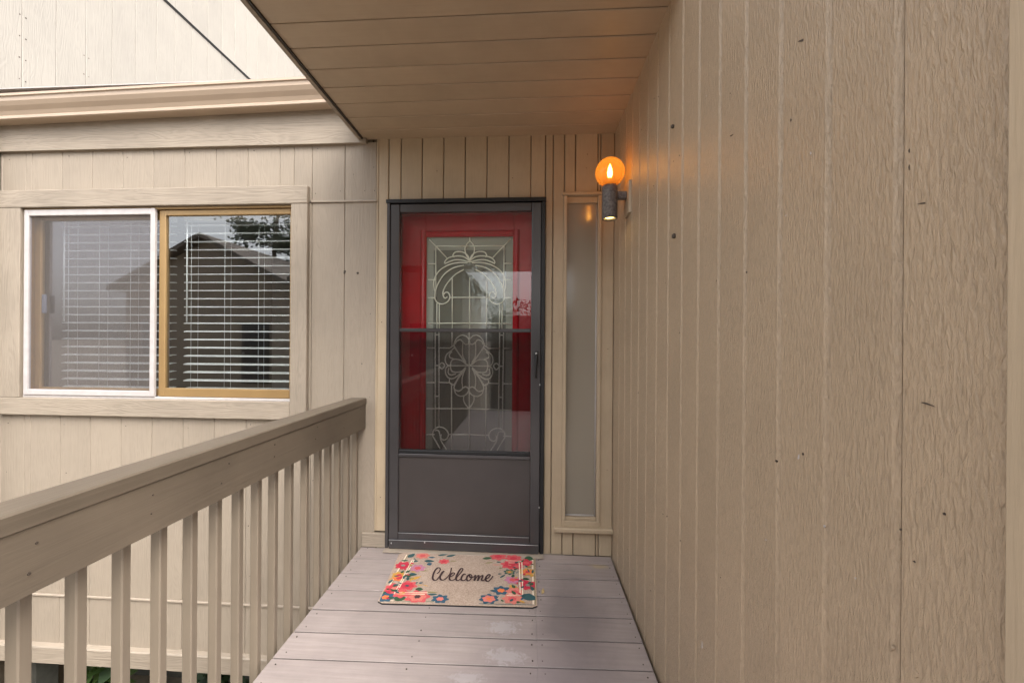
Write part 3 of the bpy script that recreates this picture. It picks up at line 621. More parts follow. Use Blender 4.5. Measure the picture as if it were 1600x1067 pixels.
box('top_rail', GX0 + 0.0005, GX1 - 0.0005, ly0 + 0.001, ly1, 2.0, LZ1, M['storm'], sd, 0.004)
box('bottom_rail', GX0 + 0.0005, GX1 - 0.0005, ly0 + 0.001, ly1, 0.052, 0.104, M['storm'], sd, 0.004)
box('sweep', LX0 + 0.004, LX1 - 0.004, ly0 - 0.010, ly0 - 0.0005, 0.014, 0.066, M['storm'], sd, 0.003)
tube('worn_edge', [(LX0 + 0.006, ly0 - 0.010, 0.0655), (-0.5, ly0 - 0.010, 0.0660), (0.0, ly0 - 0.010, 0.0655), (LX1 - 0.006, ly0 - 0.010, 0.0655)], 0.0018, M['chip'], sd, 5)
tube('worn_edge', [(GX0 + 0.002, ly0 + 0.0012, 0.1035), (GX1 - 0.002, ly0 + 0.0012, 0.1035)], 0.0016, M['chip'], sd, 5)
box('kick_panel', GX0 + 0.0005, GX1 - 0.0005, ly0 + 0.011, ly1 - 0.004, 0.1045, 0.552, M['storm_panel'], sd, 0.002)
box('panel_rail', GX0 + 0.0005, GX1 - 0.0005, ly0 + 0.002, ly1 - 0.001, 0.5525, 0.572, M['storm'], sd, 0.003)
box('panel_rail', GX0 + 0.0005, GX1 - 0.0005, ly0 + 0.010, ly1 - 0.002, 0.5725, 0.592, M['black'], sd, 0.003)
box('middle_bar', GX0 + 0.0005, GX1 - 0.0005, ly0 + 0.003, ly1 - 0.002, 1.292, 1.314, M['storm'], sd, 0.004)
box('upper_pane', GX0 + 0.0005, GX1 - 0.0005, ly0 + 0.016, ly0 + 0.019, 1.3145, 1.9995, M['storm_glass'], sd, 0)
box('lower_pane', GX0 + 0.0005, GX1 - 0.0005, ly0 + 0.020, ly0 + 0.023, 0.5925, 1.2915, M['storm_glass'], sd, 0)
box('insect_screen', GX0 + 0.0005, GX1 - 0.0005, ly0 + 0.027, ly0 + 0.0275, 0.5925, 1.2915, M['door_screen'], sd, 0)
h = box('handle', 0.036, 0.056, ly0 - 0.010, ly0 - 0.0005, 1.09, 1.185, M['black'], sd, 0.004)
tube('lever', catmull([(0.047, ly0 - 0.008, 1.165), (0.046, ly0 - 0.034, 1.155), (0.045, ly0 - 0.036, 1.10), (0.044, ly0 - 0.030, 1.055), (0.045, ly0 - 0.022, 1.035)], 5), 0.0065, M['black'], h, 8)
box('button', 0.040, 0.052, ly0 - 0.020, ly0 - 0.0105, 1.163, 1.178, M['chip'], h, 0.002)
for x_, z_ in ((-0.80, 0.046), (-0.6, 0.058), (0.068, 0.99), (0.069, 0.28)): box('paint_chip', x_ - 0.003, x_ + 0.003, ly0 - 0.0108 if z_ < 0.1 else ly0 - 0.0012, ly0 - 0.009 if z_ < 0.1 else ly0 + 0.001, z_ - 0.004, z_ + 0.005, M['chip'], sd, 0.0005)
nails([(DX0 + 0.009, yo - 0.006, z) for z in (0.12, 0.42, 0.85, 1.25, 1.75)] + [(x, yo - 0.010, DZ1 - 0.004) for x in (-0.6, -0.1)], (0, -1, 0), sd, 0.003)

# ------------------------------------------------------------------ red door behind it
rd = root('entry_door', (-0.374, D + 0.1, 0.01), 'red front door with a leaded decorative glass panel', 'door')
RY = D + 0.100            # its face
JX0, JX1, JZ = DX0 + 0.021, DX1 - 0.021, 2.05
for q in ((JX0, JX0 + 0.03, 0.012, JZ - 0.0305), (JX1 - 0.03, JX1, 0.012, JZ - 0.0305), (JX0, JX1, JZ - 0.03, JZ)): box('jamb', q[0], q[1], D + 0.035, RY + 0.06, q[2], q[3], M['red'], rd, 0.002)
RX0, RX1, RZ0, RZ1 = JX0 + 0.032, JX1 - 0.032, 0.014, JZ - 0.033
OX0, OX1, OZ0, OZ1 = -0.640, -0.092, 0.30, 1.888
box('door_stile', RX0, OX0, RY, RY + 0.044, RZ0, RZ1, M['red'], rd, 0.002); box('door_stile', OX1, RX1, RY, RY + 0.044, RZ0, RZ1, M['red'], rd, 0.002)
box('door_rail', OX0 + 0.0005, OX1 - 0.0005, RY, RY + 0.044, OZ1, RZ1, M['red'], rd, 0.002); box('door_rail', OX0 + 0.0005, OX1 - 0.0005, RY, RY + 0.044, RZ0, OZ0, M['red'], rd, 0.002)
for q in ((OX0 - 0.034, OX0 + 0.006, OZ0 - 0.03, OZ1 + 0.034), (OX1 - 0.006, OX1 + 0.034, OZ0 - 0.03, OZ1 + 0.034)):
    prism('moulding', [(q[0], RY - 0.0005), (q[0] + 0.006, RY - 0.012), (q[0] + 0.014, RY - 0.016), (q[1] - 0.012, RY - 0.012), (q[1], RY - 0.0005)] if q[0] < -0.4 else
          [(q[1], RY - 0.0005), (q[1] - 0.006, RY - 0.012), (q[1] - 0.014, RY - 0.016), (q[0] + 0.012, RY - 0.012), (q[0], RY - 0.0005)], 'Z', q[2], q[3], M['red'], rd)
prism('moulding', [(RY - 0.0005, OZ1 + 0.034), (RY - 0.012, OZ1 + 0.028), (RY - 0.016, OZ1 + 0.020), (RY - 0.012, OZ1 + 0.006), (RY - 0.0005, OZ1 - 0.006)], 'X', OX0 + 0.0065, OX1 - 0.0065, M['red'], rd)
GY = RY + 0.012
li = box('glass_panel', OX0 + 0.0005, OX1 - 0.0005, GY, GY + 0.006, OZ0 + 0.0005, OZ1 - 0.0005, M['bevel_glass'], rd, 0)
# a frosted border strip of seedy glass round the clear middle
IX0, IX1 = OX0 + 0.048, OX1 - 0.048
box('border_glass', OX0 + 0.001, IX0, GY - 0.0035, GY - 0.0012, OZ0 + 0.001, OZ1 - 0.001, M['obscure'], li, 0); box('border_glass', IX1, OX1 - 0.001, GY - 0.0035, GY - 0.0012, OZ0 + 0.001, OZ1 - 0.001, M['obscure'], li, 0)
box('border_glass', IX0 + 0.0002, IX1 - 0.0002, GY - 0.0035, GY - 0.0012, OZ1 - 0.085, OZ1 - 0.001, M['obscure'], li, 0)
XM = (OX0 + OX1) / 2
def pl(px, py):
    a = unproj(px, py, 'Y', GY - 0.005); return Vector((a[0], GY - 0.005, a[2]))
def c4(p): return pl(p[0] / 5.615 + 640, p[1] / 5.615 + 350)
def c5(p): return pl(p[0] / 5.08 + 640, p[1] / 5.08 + 510)
cen4 = 520; cen5 = 465
def came(pts, cv, mirror=True, smooth=True, r=0.0040):
    P = [cv(p) for p in pts]
    sh = XM - (cv((cen4 if cv is c4 else cen5, pts[0][1])).x)
    P = [p + Vector((sh, 0, 0)) for p in P]
    if smooth and len(P) > 2: P = catmull(P, 5)
    tube('came', P, r, M['came'], li, 6)
    if mirror: tube('came', [Vector((2 * XM - p.x, p.y, p.z)) for p in P], r, M['came'], li, 6)
S = False
came([(222, 195), (520, 195)], c4, True, S); came([(222, 195), (222, 640)], c4, True, S); came([(165, 137), (222, 195), (318, 298)], c4, True, S)
came([(520, 120), (520, 155)], c4, False, S); came([(520, 470), (520, 925)], c4, False, S); came([(368, 470), (368, 925)], c4, True, S)
came([(345, 645), (520, 645)], c4, True, S); came([(155, 871), (520, 871)], c4, True, S)
for yq in (350, 490, 648): came([(155, yq), (222, yq)], c4, True, S)
came([(520, 150), (492, 180), (478, 220), (488, 270), (520, 320)], c4)
came([(520, 322), (505, 280), (470, 252), (430, 243), (390, 250), (372, 278), (385, 290)], c4)
came([(520, 325), (470, 290), (410, 282), (340, 295), (305, 325), (300, 348)], c4)
came([(520, 336), (450, 318), (380, 318), (300, 350)], c4)
came([(500, 342), (420, 340), (330, 362), (255, 410), (215, 470), (205, 530), (215, 600)], c4)
came([(470, 365), (380, 385), (300, 440), (245, 520), (215, 600)], c4)
came([(470, 400), (400, 440), (340, 500), (300, 560), (285, 610), (300, 650), (325, 640)], c4)
came([(215, 600), (215, 650), (240, 690), (285, 702), (330, 680), (348, 640), (335, 605), (310, 600), (290, 622)], c4)
came([(235, 695), (235, 925)], c4, True, S); came([(256, 702), (256, 925)], c4, True, S)
for q in ((520, 645), (368, 871)): lathe('jewel', [(0, -0.004), (0.006, -0.003), (0.0085, 0), (0.006, 0.003), (0, 0.004)], c4(q) + Vector((0, -0.002, 0)), M['came'], li, 10)
came([(195, 30), (195, 830)], c5, True, S); came([(225, 30), (225, 800)], c5, True, S)
came([(465, 30), (465, 990)], c5, False, S); came([(328, 450), (328, 990)], c5, True, S); came([(328, 30), (328, 155)], c5, True, S)
for yq in (170, 446, 652, 857): came([(130, yq), (195, yq)], c5, True, S)
came([(225, 170), (310, 172), (345, 150)], c5, True, S); came([(225, 446), (315, 446), (340, 465)], c5, True, S); came([(195, 652), (465, 652)], c5, True, S); came([(305, 857), (465, 857)], c5, True, S)
for yq in (66, 310, 553): came([(193, yq), (227, yq)], c5, True, S)
came([(320, 312), (465, 312)], c5, True, S)
came([(465, 105), (440, 78), (405, 70), (370, 90), (350, 125), (350, 160), (400, 240), (440, 295), (465, 312)], c5)
came([(465, 105), (468, 130), (440, 142), (415, 125), (395, 105), (365, 118), (355, 140)], c5)
came([(415, 125), (412, 180), (415, 235), (440, 285)], c5)
came([(350, 165), (320, 195), (285, 225), (275, 270), (292, 305), (318, 312)], c5)
came([(440, 300), (400, 268), (350, 260), (325, 275), (318, 312), (325, 350), (350, 362), (400, 358), (440, 325)], c5)
came([(330, 200), (310, 220), (312, 245), (345, 258)], c5); came([(350, 170), (385, 215), (420, 265)], c5)
came([(318, 312), (285, 325), (278, 365), (295, 402), (330, 415), (370, 395), (420, 350)], c5)
came([(305, 330), (300, 370), (325, 385), (360, 375)], c5)
came([(315, 410), (310, 440), (335, 465), (355, 450), (385, 400), (430, 345)], c5)
came([(440, 330), (415, 390), (410, 445), (413, 490), (385, 512), (352, 500), (348, 475), (375, 420), (415, 365)], c5)
came([(348, 490), (360, 530), (395, 552), (435, 545), (462, 515), (462, 492), (437, 478), (415, 492)], c5)
came([(425, 550), (424, 585), (440, 620), (465, 650)], c5)
came([(225, 312), (248, 288), (272, 308), (250, 338), (225, 312)], c5)
came([(240, 970), (200, 900), (180, 860), (195, 815), (235, 797), (280, 812), (305, 850), (295, 890), (265, 900), (246, 880), (250, 855)], c5)
came([(290, 975), (250, 910), (240, 870), (230, 830), (208, 822)], c5)
for q in ((465, 312), (328, 652), (465, 857)):
    lathe('jewel', [(0, -0.004), (0.006, -0.003), (0.009, 0), (0.006, 0.003), (0, 0.004)], c5(q) + Vector((XM - c5((cen5, q[1])).x, -0.002, 0)), M['came'], li, 10)

# ------------------------------------------------------------------ sidelight
si = root('sidelight', ((SX0 + SX1) / 2, D, SZ0), 'tall narrow frosted sidelight window right of the door', 'window')
box('casing', SX0 - 0.004, SX0 + 0.016, D - 0.010, D + 0.05, SZ0, SZ1 - 0.006, M['siding_fine'], si, 0.002); box('casing', SX1 - 0.014, SX1 + 0.006, D - 0.010, D + 0.05, SZ0, SZ1 - 0.006, M['siding_fine'], si, 0.002)
box('head_casing', SX0 - 0.012, SX1 + 0.02, D - 0.020, D + 0.05, SZ1 - 0.0055, SZ1 + 0.012, M['siding_fine'], si, 0.002)
box('stop', SX0 + 0.0165, SX1 - 0.0145, D + 0.012, D + 0.05, SZ1 - 0.042, SZ1 - 0.006, M['siding_fine'], si, 0.002)
box('stop', SX0 + 0.0165, SX1 - 0.0145, D + 0.004, D + 0.05, SZ0, SZ0 + 0.018, M['siding_fine'], si, 0.002)
box('pane', SX0 + 0.0165, SX1 - 0.0145, D + 0.026, D + 0.031, SZ0 + 0.0185, SZ1 - 0.0425, M['frost'], si, 0)
tube('putty_bead', [(SX1 - 0.018, D + 0.022, SZ0 + 0.02), (SX1 - 0.018, D + 0.022, SZ1 - 0.05)], 0.004, M['white_frame'], si, 6)
tube('putty_bead', [(SX0 + 0.019, D + 0.022, SZ0 + 0.024), (SX1 - 0.022, D + 0.022, SZ0 + 0.024)], 0.005, M['white_frame'], si, 6)
box('sill', 0.156, XR - 0.001, D - 0.030, D + 0.02, 0.140, 0.166, M['siding_fine'], si, 0.004)
box('apron', SX0 - 0.004, SX1 + 0.006, D - 0.008, D + 0.018, 0.1665, SZ0 - 0.0005, M['siding_fine'], si, 0.002)

# ------------------------------------------------------------------ lamp
lp = root('wall_lamp', (XR, 2.03, 1.95), 'lit wall lamp with amber glass globe on a rough metal cylinder', 'lamp')
LXc, LYc = 0.400, 2.03
prism('back_plate', [(XR - 0.012, LYc - 0.05), (XR - 0.001, LYc - 0.056), (XR - 0.001, LYc + 0.056), (XR - 0.012, LYc + 0.05)], 'Z', 1.872, 2.028, M['siding_fine'], lp)
box('arm', LXc + 0.034, XR - 0.0125, LYc - 0.016, LYc + 0.016, 1.952, 1.988, M['cast'], lp, 0.003)
lathe('body', [(0.030, 1.862), (0.0345, 1.853), (0.0375, 1.855), (0.0378, 2.0), (0.0365, 2.018), (0.030, 2.021), (0.028, 2.012), (0.0285, 1.9), (0.030, 1.862)], (LXc, LYc, 0), M['cast'], lp, 40)
lathe('lower_lens', [(0, 1.866), (0.0285, 1.866), (0.0285, 1.870), (0, 1.870)], (LXc, LYc, 0), M['glow'], lp, 24, False)
gr = 0.0725; gz = 2.087
lathe('globe', [(gr * math.sin(a), -gr * math.cos(a)) for a in [R(24) + (math.pi - R(24)) * q / 24 for q in range(25)]], (LXc, LYc, gz), M['globe'], lp, 40)
bl = lathe('bulb', [(0.0001, -0.030), (0.008, -0.028), (0.0125, -0.014), (0.0125, 0.0), (0.0085, 0.018), (0.003, 0.034), (0.0001, 0.040)], (LXc, LYc, gz + 0.003), M['bulb'], lp, 16)
lathe('socket', [(0.0001, -0.07), (0.011, -0.07), (0.011, -0.031), (0.0001, -0.030)], (LXc, LYc, gz + 0.002), M['white_frame'], lp, 16)
pt = bpy.data.lights.new('lamp_light', 'POINT'); pt.energy = 0.055; pt.color = (1.0, 0.60, 0.24); pt.shadow_soft_size = 0.012
po = bpy.data.objects.new('lamp_light', pt); col.objects.link(po); po.parent = lp; po.location = Vector((LXc, LYc, gz + 0.055)) - WL[lp]

# ------------------------------------------------------------------ doormat
dm = root('doormat', (-0.34, 2.1, 0.002), 'welcome mat with a floral border in front of the storm door', 'doormat')
MC = [Vector(unproj(*p, 'Z', 0.010)[:2]) for p in ((590, 941), (839, 948), (836, 867), (625, 863))]
def mat_body():
    c = Vector((-0.34, 2.1)); V = []; Fc = []
    P = []
    for i in range(4):
        a, b = MC[i], MC[(i + 1) % 4]
        for t in (0.03, 0.2, 0.4, 0.6, 0.8, 0.97): P.append(a.lerp(b, t))
    n = len(P); cen = sum(P, Vector((0, 0))) / n
    for z, k in ((0, 1.005), (0.0070, 1.005), (0.0085, 0.999)):
        for p in P: q = cen + (p - cen) * k - c; V.append((q.x, q.y, z))
    for l in range(2):
        for i in range(n): Fc.append((l * n + i, l * n + (i + 1) % n, (l + 1) * n + (i + 1) % n, (l + 1) * n + i))
    Fc += [tuple(range(n))[::-1], tuple(range(2 * n, 3 * n))]
    me = mesh('pile', V, Fc, M['burlap']); me.materials.append(M['black'])
    for f in me.polygons:
        if max(me.vertices[v].co.z for v in f.vertices) < 0.008: f.material_index = 1
    return me
link('pile', mat_body(), (-0.34, 2.1, 0.002), dm)
ZT = [0.0108]
def mp_(x, y):      # point on the mat from the enlarged photo of it (origin 580,850; 5.714 per pixel)
    a = unproj(580 + x / 5.714, 850 + y / 5.714, 'Z', 0.0105); return Vector((a[0], a[1], 0))
def inmat(p):       # keep prints on the mat
    cen = sum(MC, Vector((0, 0))) / 4; q = Vector((p.x, p.y))
    for i in range(4):
        a, b = MC[i], MC[(i + 1) % 4]; e = (b - a).normalized(); nrm = Vector((-e.y, e.x)); d = (q - a).dot(nrm)
        if d < 0.006: q += nrm * (0.006 - d)
    return Vector((q.x, q.y, 0))
def shape(name, P, mat, parent):
    ZT[0] += 0.00002
    P = [inmat(p) for p in P]; c = sum(P, Vector()) / len(P); V = [p - c for p in P]
    return link(name, mesh(name, V, [tuple(range(len(V)))], mat), (c.x, c.y, ZT[0]), parent)
def flower(x, y, r, mats, petals=7, sq=0.8, inner=0.45):
    r *= 1.12; c = mp_(x, y); ph = random.random() * 6
    def ring(k, am, n): return [c + Vector((math.cos(a) * r * k * (1 + am * math.cos(n * a + ph)), math.sin(a) * r * sq * k * (1 + am * math.cos(n * a + ph)), 0)) for a in [2 * math.pi * q / 36 for q in range(36)]]
    o = shape('printed_flower', ring(1, 0.16, petals), M[mats[0]], dm)
    for i, mt in enumerate(mats[1:]): shape('flower_ring', ring(inner * (0.62 ** i) + (0.25 if i == 0 and len(mats) > 2 else 0), 0.12, petals - 1), M[mt], o)
def leaf(x, y, l, w, ang, mt):
    c = mp_(x, y); a = R(ang); u = Vector((math.cos(a), math.sin(a), 0)); v = Vector((-u.y, u.x, 0)); P = []
    for q in range(9): t = q / 8; P.append(c + u * (t - 0.5) * l + v * w * math.sin(math.pi * t ** 0.8) * 0.5)
    for q in range(7, 0, -1): t = q / 8; P.append(c + u * (t - 0.5) * l - v * w * math.sin(math.pi * t ** 0.8) * 0.5)
    shape('printed_leaf', P, M[mt], dm)
def stroke(name, P, w, mt, parent=None, z=None):
    ZT[0] += 0.00002; V = []; Fc = []; n = len(P); c = sum(P, Vector()) / n
    for i, p in enumerate(P):
        t = (P[min(i + 1, n - 1)] - P[max(i - 1, 0)]); t = t.normalized() if t.length > 1e-9 else Vector((1, 0, 0)); v = Vector((-t.y, t.x, 0))
        ww = w[i] if isinstance(w, list) else w
        V += [p - c + v * ww / 2, p - c - v * ww / 2]
        if i: Fc.append((2 * i - 2, 2 * i - 1, 2 * i + 1, 2 * i))
    return link(name, mesh(name, V, Fc, M[mt]), (c.x, c.y, ZT[0]), parent or dm)
# frame lines
for P, mt, w in (([(318, 92), (95, 492)], 'ink_cream', 0.007), ([(330, 92), (108, 492)], 'ink_olive', 0.003), ([(100, 500), (640, 512)], 'ink_cream', 0.006), ([(1440, 118), (1447, 535)], 'ink_cream', 0.007), ([(1458, 130), (1466, 540)], 'ink_olive', 0.003), ([(960, 530), (1440, 540)], 'ink_teal', 0.004), ([(200, 503), (560, 511)], 'ink_green', 0.004)):
    stroke('printed_line', [inmat(mp_(*p)) for p in P], w, mt)
for a in ((360, 100, 0.055, 0.034, 60, 'ink_teal'), (300, 145, 0.04, 0.016, 10, 'ink_green'), (395, 150, 0.035, 0.02, 0, 'ink_teal'), (520, 150, 0.06, 0.026, 0, 'ink_teal'), (520, 178, 0.03, 0.028, -60, 'ink_blue'), (545, 118, 0.04, 0.016, 0, 'ink_blue'), (640, 95, 0.06, 0.018, 15, 'ink_teal'), (715, 102, 0.06, 0.022, 25, 'ink_teal'), (735, 150, 0.04, 0.008, 5, 'ink_olive'),
          (480, 237, 0.05, 0.008, 8, 'ink_olive'), (370, 270, 0.05, 0.028, 5, 'ink_teal'), (400, 300, 0.06, 0.024, 35, 'ink_ochre'), (360, 305, 0.03, 0.018, 20, 'ink_olive'), (175, 330, 0.04, 0.016, 70, 'ink_teal'), (195, 300, 0.05, 0.012, 55, 'ink_ochre'), (400, 345, 0.024, 0.014, 30, 'ink_teal'), (445, 345, 0.022, 0.012, 20, 'ink_blue'), (430, 402, 0.040, 0.030, 0, 'ink_green'), (540, 428, 0.07, 0.010, 0, 'ink_olive'), (550, 448, 0.05, 0.016, 5, 'ink_teal'),
          (115, 430, 0.055, 0.02, 60, 'ink_green'), (260, 482, 0.065, 0.045, 0, 'ink_green'), (440, 365, 0.03, 0.006, 10, 'ink_ochre'), (490, 370, 0.03, 0.006, -15, 'ink_ochre'),
          (1040, 125, 0.06, 0.026, 15, 'ink_green'), (1055, 165, 0.05, 0.010, 20, 'ink_olive'), (1140, 160, 0.03, 0.012, 0, 'ink_teal'), (1120, 185, 0.05, 0.006, 0, 'ink_coral'), (1410, 128, 0.055, 0.05, -10, 'ink_green'), (1155, 213, 0.02, 0.010, 0, 'ink_olive'), (1175, 285, 0.045, 0.012, 50, 'ink_teal'), (1150, 265, 0.025, 0.010, 10, 'ink_teal'), (1305, 250, 0.03, 0.012, 60, 'ink_grey'),
          (1400, 200, 0.04, 0.022, -35, 'ink_teal'), (1385, 310, 0.035, 0.02, -20, 'ink_green'), (1275, 385, 0.06, 0.03, -30, 'ink_ochre'), (1310, 400, 0.03, 0.02, 50, 'ink_olive'), (1405, 470, 0.055, 0.085, 80, 'ink_teal'), (1330, 490, 0.05, 0.016, 20, 'ink_blue'), (1090, 415, 0.035, 0.014, 5, 'ink_teal'), (1225, 395, 0.04, 0.014, 10, 'ink_teal'), (1120, 475, 0.03, 0.012, 40, 'ink_teal'), (1170, 505, 0.02, 0.010, -40, 'ink_green')):
    leaf(*a)
for a in ((460, 103, 0.034, ('ink_coral', 'ink_pink')), (650, 155, 0.026, ('ink_pink', 'ink_rose')), (285, 190, 0.038, ('ink_rose', 'ink_red', 'ink_grey')), (415, 215, 0.036, ('ink_mauve', 'ink_pink')), (245, 275, 0.030, ('ink_ochre', 'ink_orange')), (245, 305, 0.026, ('ink_orange', 'ink_rose')), (205, 395, 0.044, ('ink_pink', 'ink_rose', 'ink_coral')), (320, 372, 0.042, ('ink_pink', 'ink_rose', 'ink_red')), (265, 440, 0.036, ('ink_pink', 'ink_orange')),
          (412, 470, 0.050, ('ink_pink', 'ink_coral', 'ink_brown')), (128, 475, 0.036, ('ink_blue', 'ink_orange')), (615, 490, 0.034, ('ink_blue', 'ink_coral')),
          (1135, 112, 0.040, ('ink_pink', 'ink_rose')), (1270, 128, 0.040, ('ink_pink', 'ink_rose')), (1245, 185, 0.046, ('ink_pink', 'ink_rose', 'ink_coral')), (1300, 200, 0.03, ('ink_rose', 'ink_pink')), (1385, 168, 0.032, ('ink_rose', 'ink_pink')), (1235, 250, 0.026, ('ink_teal', 'ink_olive', 'ink_orange')), (1265, 320, 0.036, ('ink_mauve', 'ink_pink')), (1395, 250, 0.036, ('ink_ochre', 'ink_orange', 'ink_rose')),
          (1400, 368, 0.040, ('ink_rose', 'ink_red', 'ink_grey')), (1160, 415, 0.036, ('ink_blue', 'ink_orange')), (1050, 490, 0.038, ('ink_blue', 'ink_coral', 'ink_orange')), (1280, 428, 0.036, ('ink_coral', 'ink_pink')), (1260, 490, 0.040, ('ink_coral', 'ink_pink'))):
    flower(*a)
for P in ([(385, 140), (228, 432), (505, 436)], [(368, 140), (205, 445), (480, 450)], [(1200, 150), (1345, 152), (1352, 462), (1210, 460)], [(1225, 168), (1322, 170), (1330, 448), (1225, 446)]):
    stroke('printed_line', [inmat(mp_(*p)) for p in P], 0.0055, 'ink_cream')
rs = random.Random(3)
for q in range(70):
    side = q % 2; t = rs.random()
    if side: x_ = 1310 + rs.uniform(-60, 140); y_ = 120 + 400 * t
    else: x_ = 330 - 215 * t + rs.uniform(-20, 150); y_ = 95 + 400 * t
    leaf(x_, y_, rs.uniform(0.018, 0.042), rs.uniform(0.008, 0.018), rs.uniform(0, 180), rs.choice(('ink_teal', 'ink_green', 'ink_red', 'ink_rose', 'ink_teal', 'ink_green', 'ink_ochre')))
# the word on the mat, stroke by stroke
def wp(x, y):
    a = unproj(665 + x / 13.333, 880 + y / 13.333, 'Z', 0.0105); return Vector((a[0], a[1], 0))
for P in ([(235, 225), (275, 195), (305, 140), (287, 102), (240, 112), (190, 170), (155, 260), (150, 330), (185, 365), (235, 350), (290, 280), (340, 195), (385, 165)],
          [(385, 165), (330, 235), (302, 310), (330, 358), (390, 350), (450, 300), (512, 215), (540, 100)],
          [(500, 300), (565, 265), (603, 228), (580, 205), (530, 235), (497, 300), (505, 350), (550, 367), (620, 330), (700, 245), (768, 155), (770, 118), (737, 118), (690, 180), (642, 280), (636, 345), (670, 370), (730, 335)],
          [(835, 245), (800, 232), (755, 285), (742, 345), (785, 370), (850, 330), (880, 265), (920, 238)],
          [(920, 238), (872, 275), (855, 340), (890, 375), (945, 332), (965, 275), (932, 238), (910, 262), (940, 308), (990, 300), (1035, 255)],
          [(1040, 250), (1030, 310), (1015, 370), (1065, 295), (1100, 258), (1105, 300), (1085, 375), (1130, 300), (1185, 258), (1185, 300), (1165, 345), (1190, 372), (1235, 345), (1310, 308), (1345, 260), (1325, 240), (1270, 280), (1247, 340), (1272, 380), (1330, 368), (1405, 275)]):
    Q = catmull([wp(*p) for p in P], 6); wd = []
    for i in range(len(Q)):
        d = Q[min(i + 1, len(Q) - 1)] - Q[max(i - 1, 0)]; wd.append(0.0068 + 0.0030 * (1 if d.y < -abs(d.x) * 0.4 else 0))
    stroke('lettering', Q, wd, 'ink_brown')
# dry leaf fallen beside the mat
dl = mesh('dry_leaf', [(-0.006, -0.016, 0.001), (0.007, -0.012, 0.006), (0.009, 0.004, 0.004), (0.004, 0.020, 0.009), (-0.006, 0.010, 0.003), (0, 0, 0.008), (-0.006, -0.016, 0.0), (0.007, -0.012, 0.005), (0.009, 0.004, 0.003), (0.004, 0.020, 0.008), (-0.006, 0.010, 0.002)],
          [(0, 1, 5), (1, 2, 5), (2, 3, 5), (3, 4, 5), (4, 0, 5), (6, 7, 8, 9, 10)], M['dry_leaf'])
tag(link('dry_leaf', dl, (0.079, 1.998, 0.001)), 'small yellow dry leaf on the deck right of the welcome mat', 'leaf')

# ------------------------------------------------------------------ garden under the window wall
def leaves_geo(pts, size, V, Fc, up=0.3):
    for p in pts:
        d = Vector((random.gauss(0, 1), random.gauss(0, 1), random.gauss(up, 0.8))).normalized(); s = d.orthogonal().normalized(); s.rotate(Matrix.Rotation(random.random() * 6.28, 3, d))
        l = size * random.uniform(0.6, 1.3); w = l * 0.28; b = len(V)
        V += [p, p + d * l * 0.5 + s * w, p + d * l, p + d * l * 0.5 - s * w]; Fc.append((b, b + 1, b + 2, b + 3))
def shrub(x, y, h, sp, n, label, mt='leaf', size=0.09):
    r = root('garden_plant', (x, y, GZ), label, 'plant', 'plants under the window wall'); V = []; Fc = []; LV = []; LF = []
    for q in range(9):
        a = random.random() * 6.28; e = Vector((math.cos(a) * sp * random.uniform(0.2, 1), math.sin(a) * sp * random.uniform(0.2, 1) * 0.7, h * random.uniform(0.7, 1)))
        P = [Vector((0, 0, 0)), e * 0.5 + Vector((0, 0, h * 0.12)), e]; tube_geo(P, [0.012, 0.008, 0.003], 5, V, Fc)
        leaves_geo([P[1].lerp(P[2], random.uniform(-0.5, 1)) + Vector((random.gauss(0, 0.03), random.gauss(0, 0.03), random.gauss(0, 0.03))) for _ in range(n // 9)], size, LV, LF)
    link('stem', mesh('stem', V, Fc, M['bark'], True), (x, y, GZ), r); link('foliage', mesh('foliage', LV, LF, M[mt]), (x, y, GZ), r)
shrub(-2.98, 2.62, 0.98, 0.30, 320, 'broad green leaves under the house, seen between the first two balusters', 'leaf', 0.13)
shrub(-2.2, 2.75, 0.95, 0.28, 200, 'spiky plant under the middle of the window wall', 'leaf_dark', 0.12)
shrub(-1.55, 2.55, 0.98, 0.26, 300, 'yellow-green plant under the window wall close to the deck', 'leaf', 0.10)
fn = root('garden_fence', (-2.4, 3.3, GZ), 'weathered grey plank screen standing under the house', 'fence')
for q in range(20): box('plank', -3.9 + q * 0.16, -3.9 + q * 0.16 + 0.135, 3.3, 3.322, GZ, -0.75 + random.uniform(-0.02, 0.02), M['fence'], fn, 0.003)
box('fence_rail', -3.95, -0.7, 3.323, 3.36, -1.1, -1.02, M['fence'], fn, 0.003)
for q in (-3.5, -1.15): tag(box('house_pier', q - 0.07, q + 0.07, 2.6, 2.74, GZ, -0.605, M['fence'], None, 0.004), ('timber pier under the left end of the window wall' if q < -2 else 'timber pier under the window wall beside the deck'), 'pier', 'piers under the house')

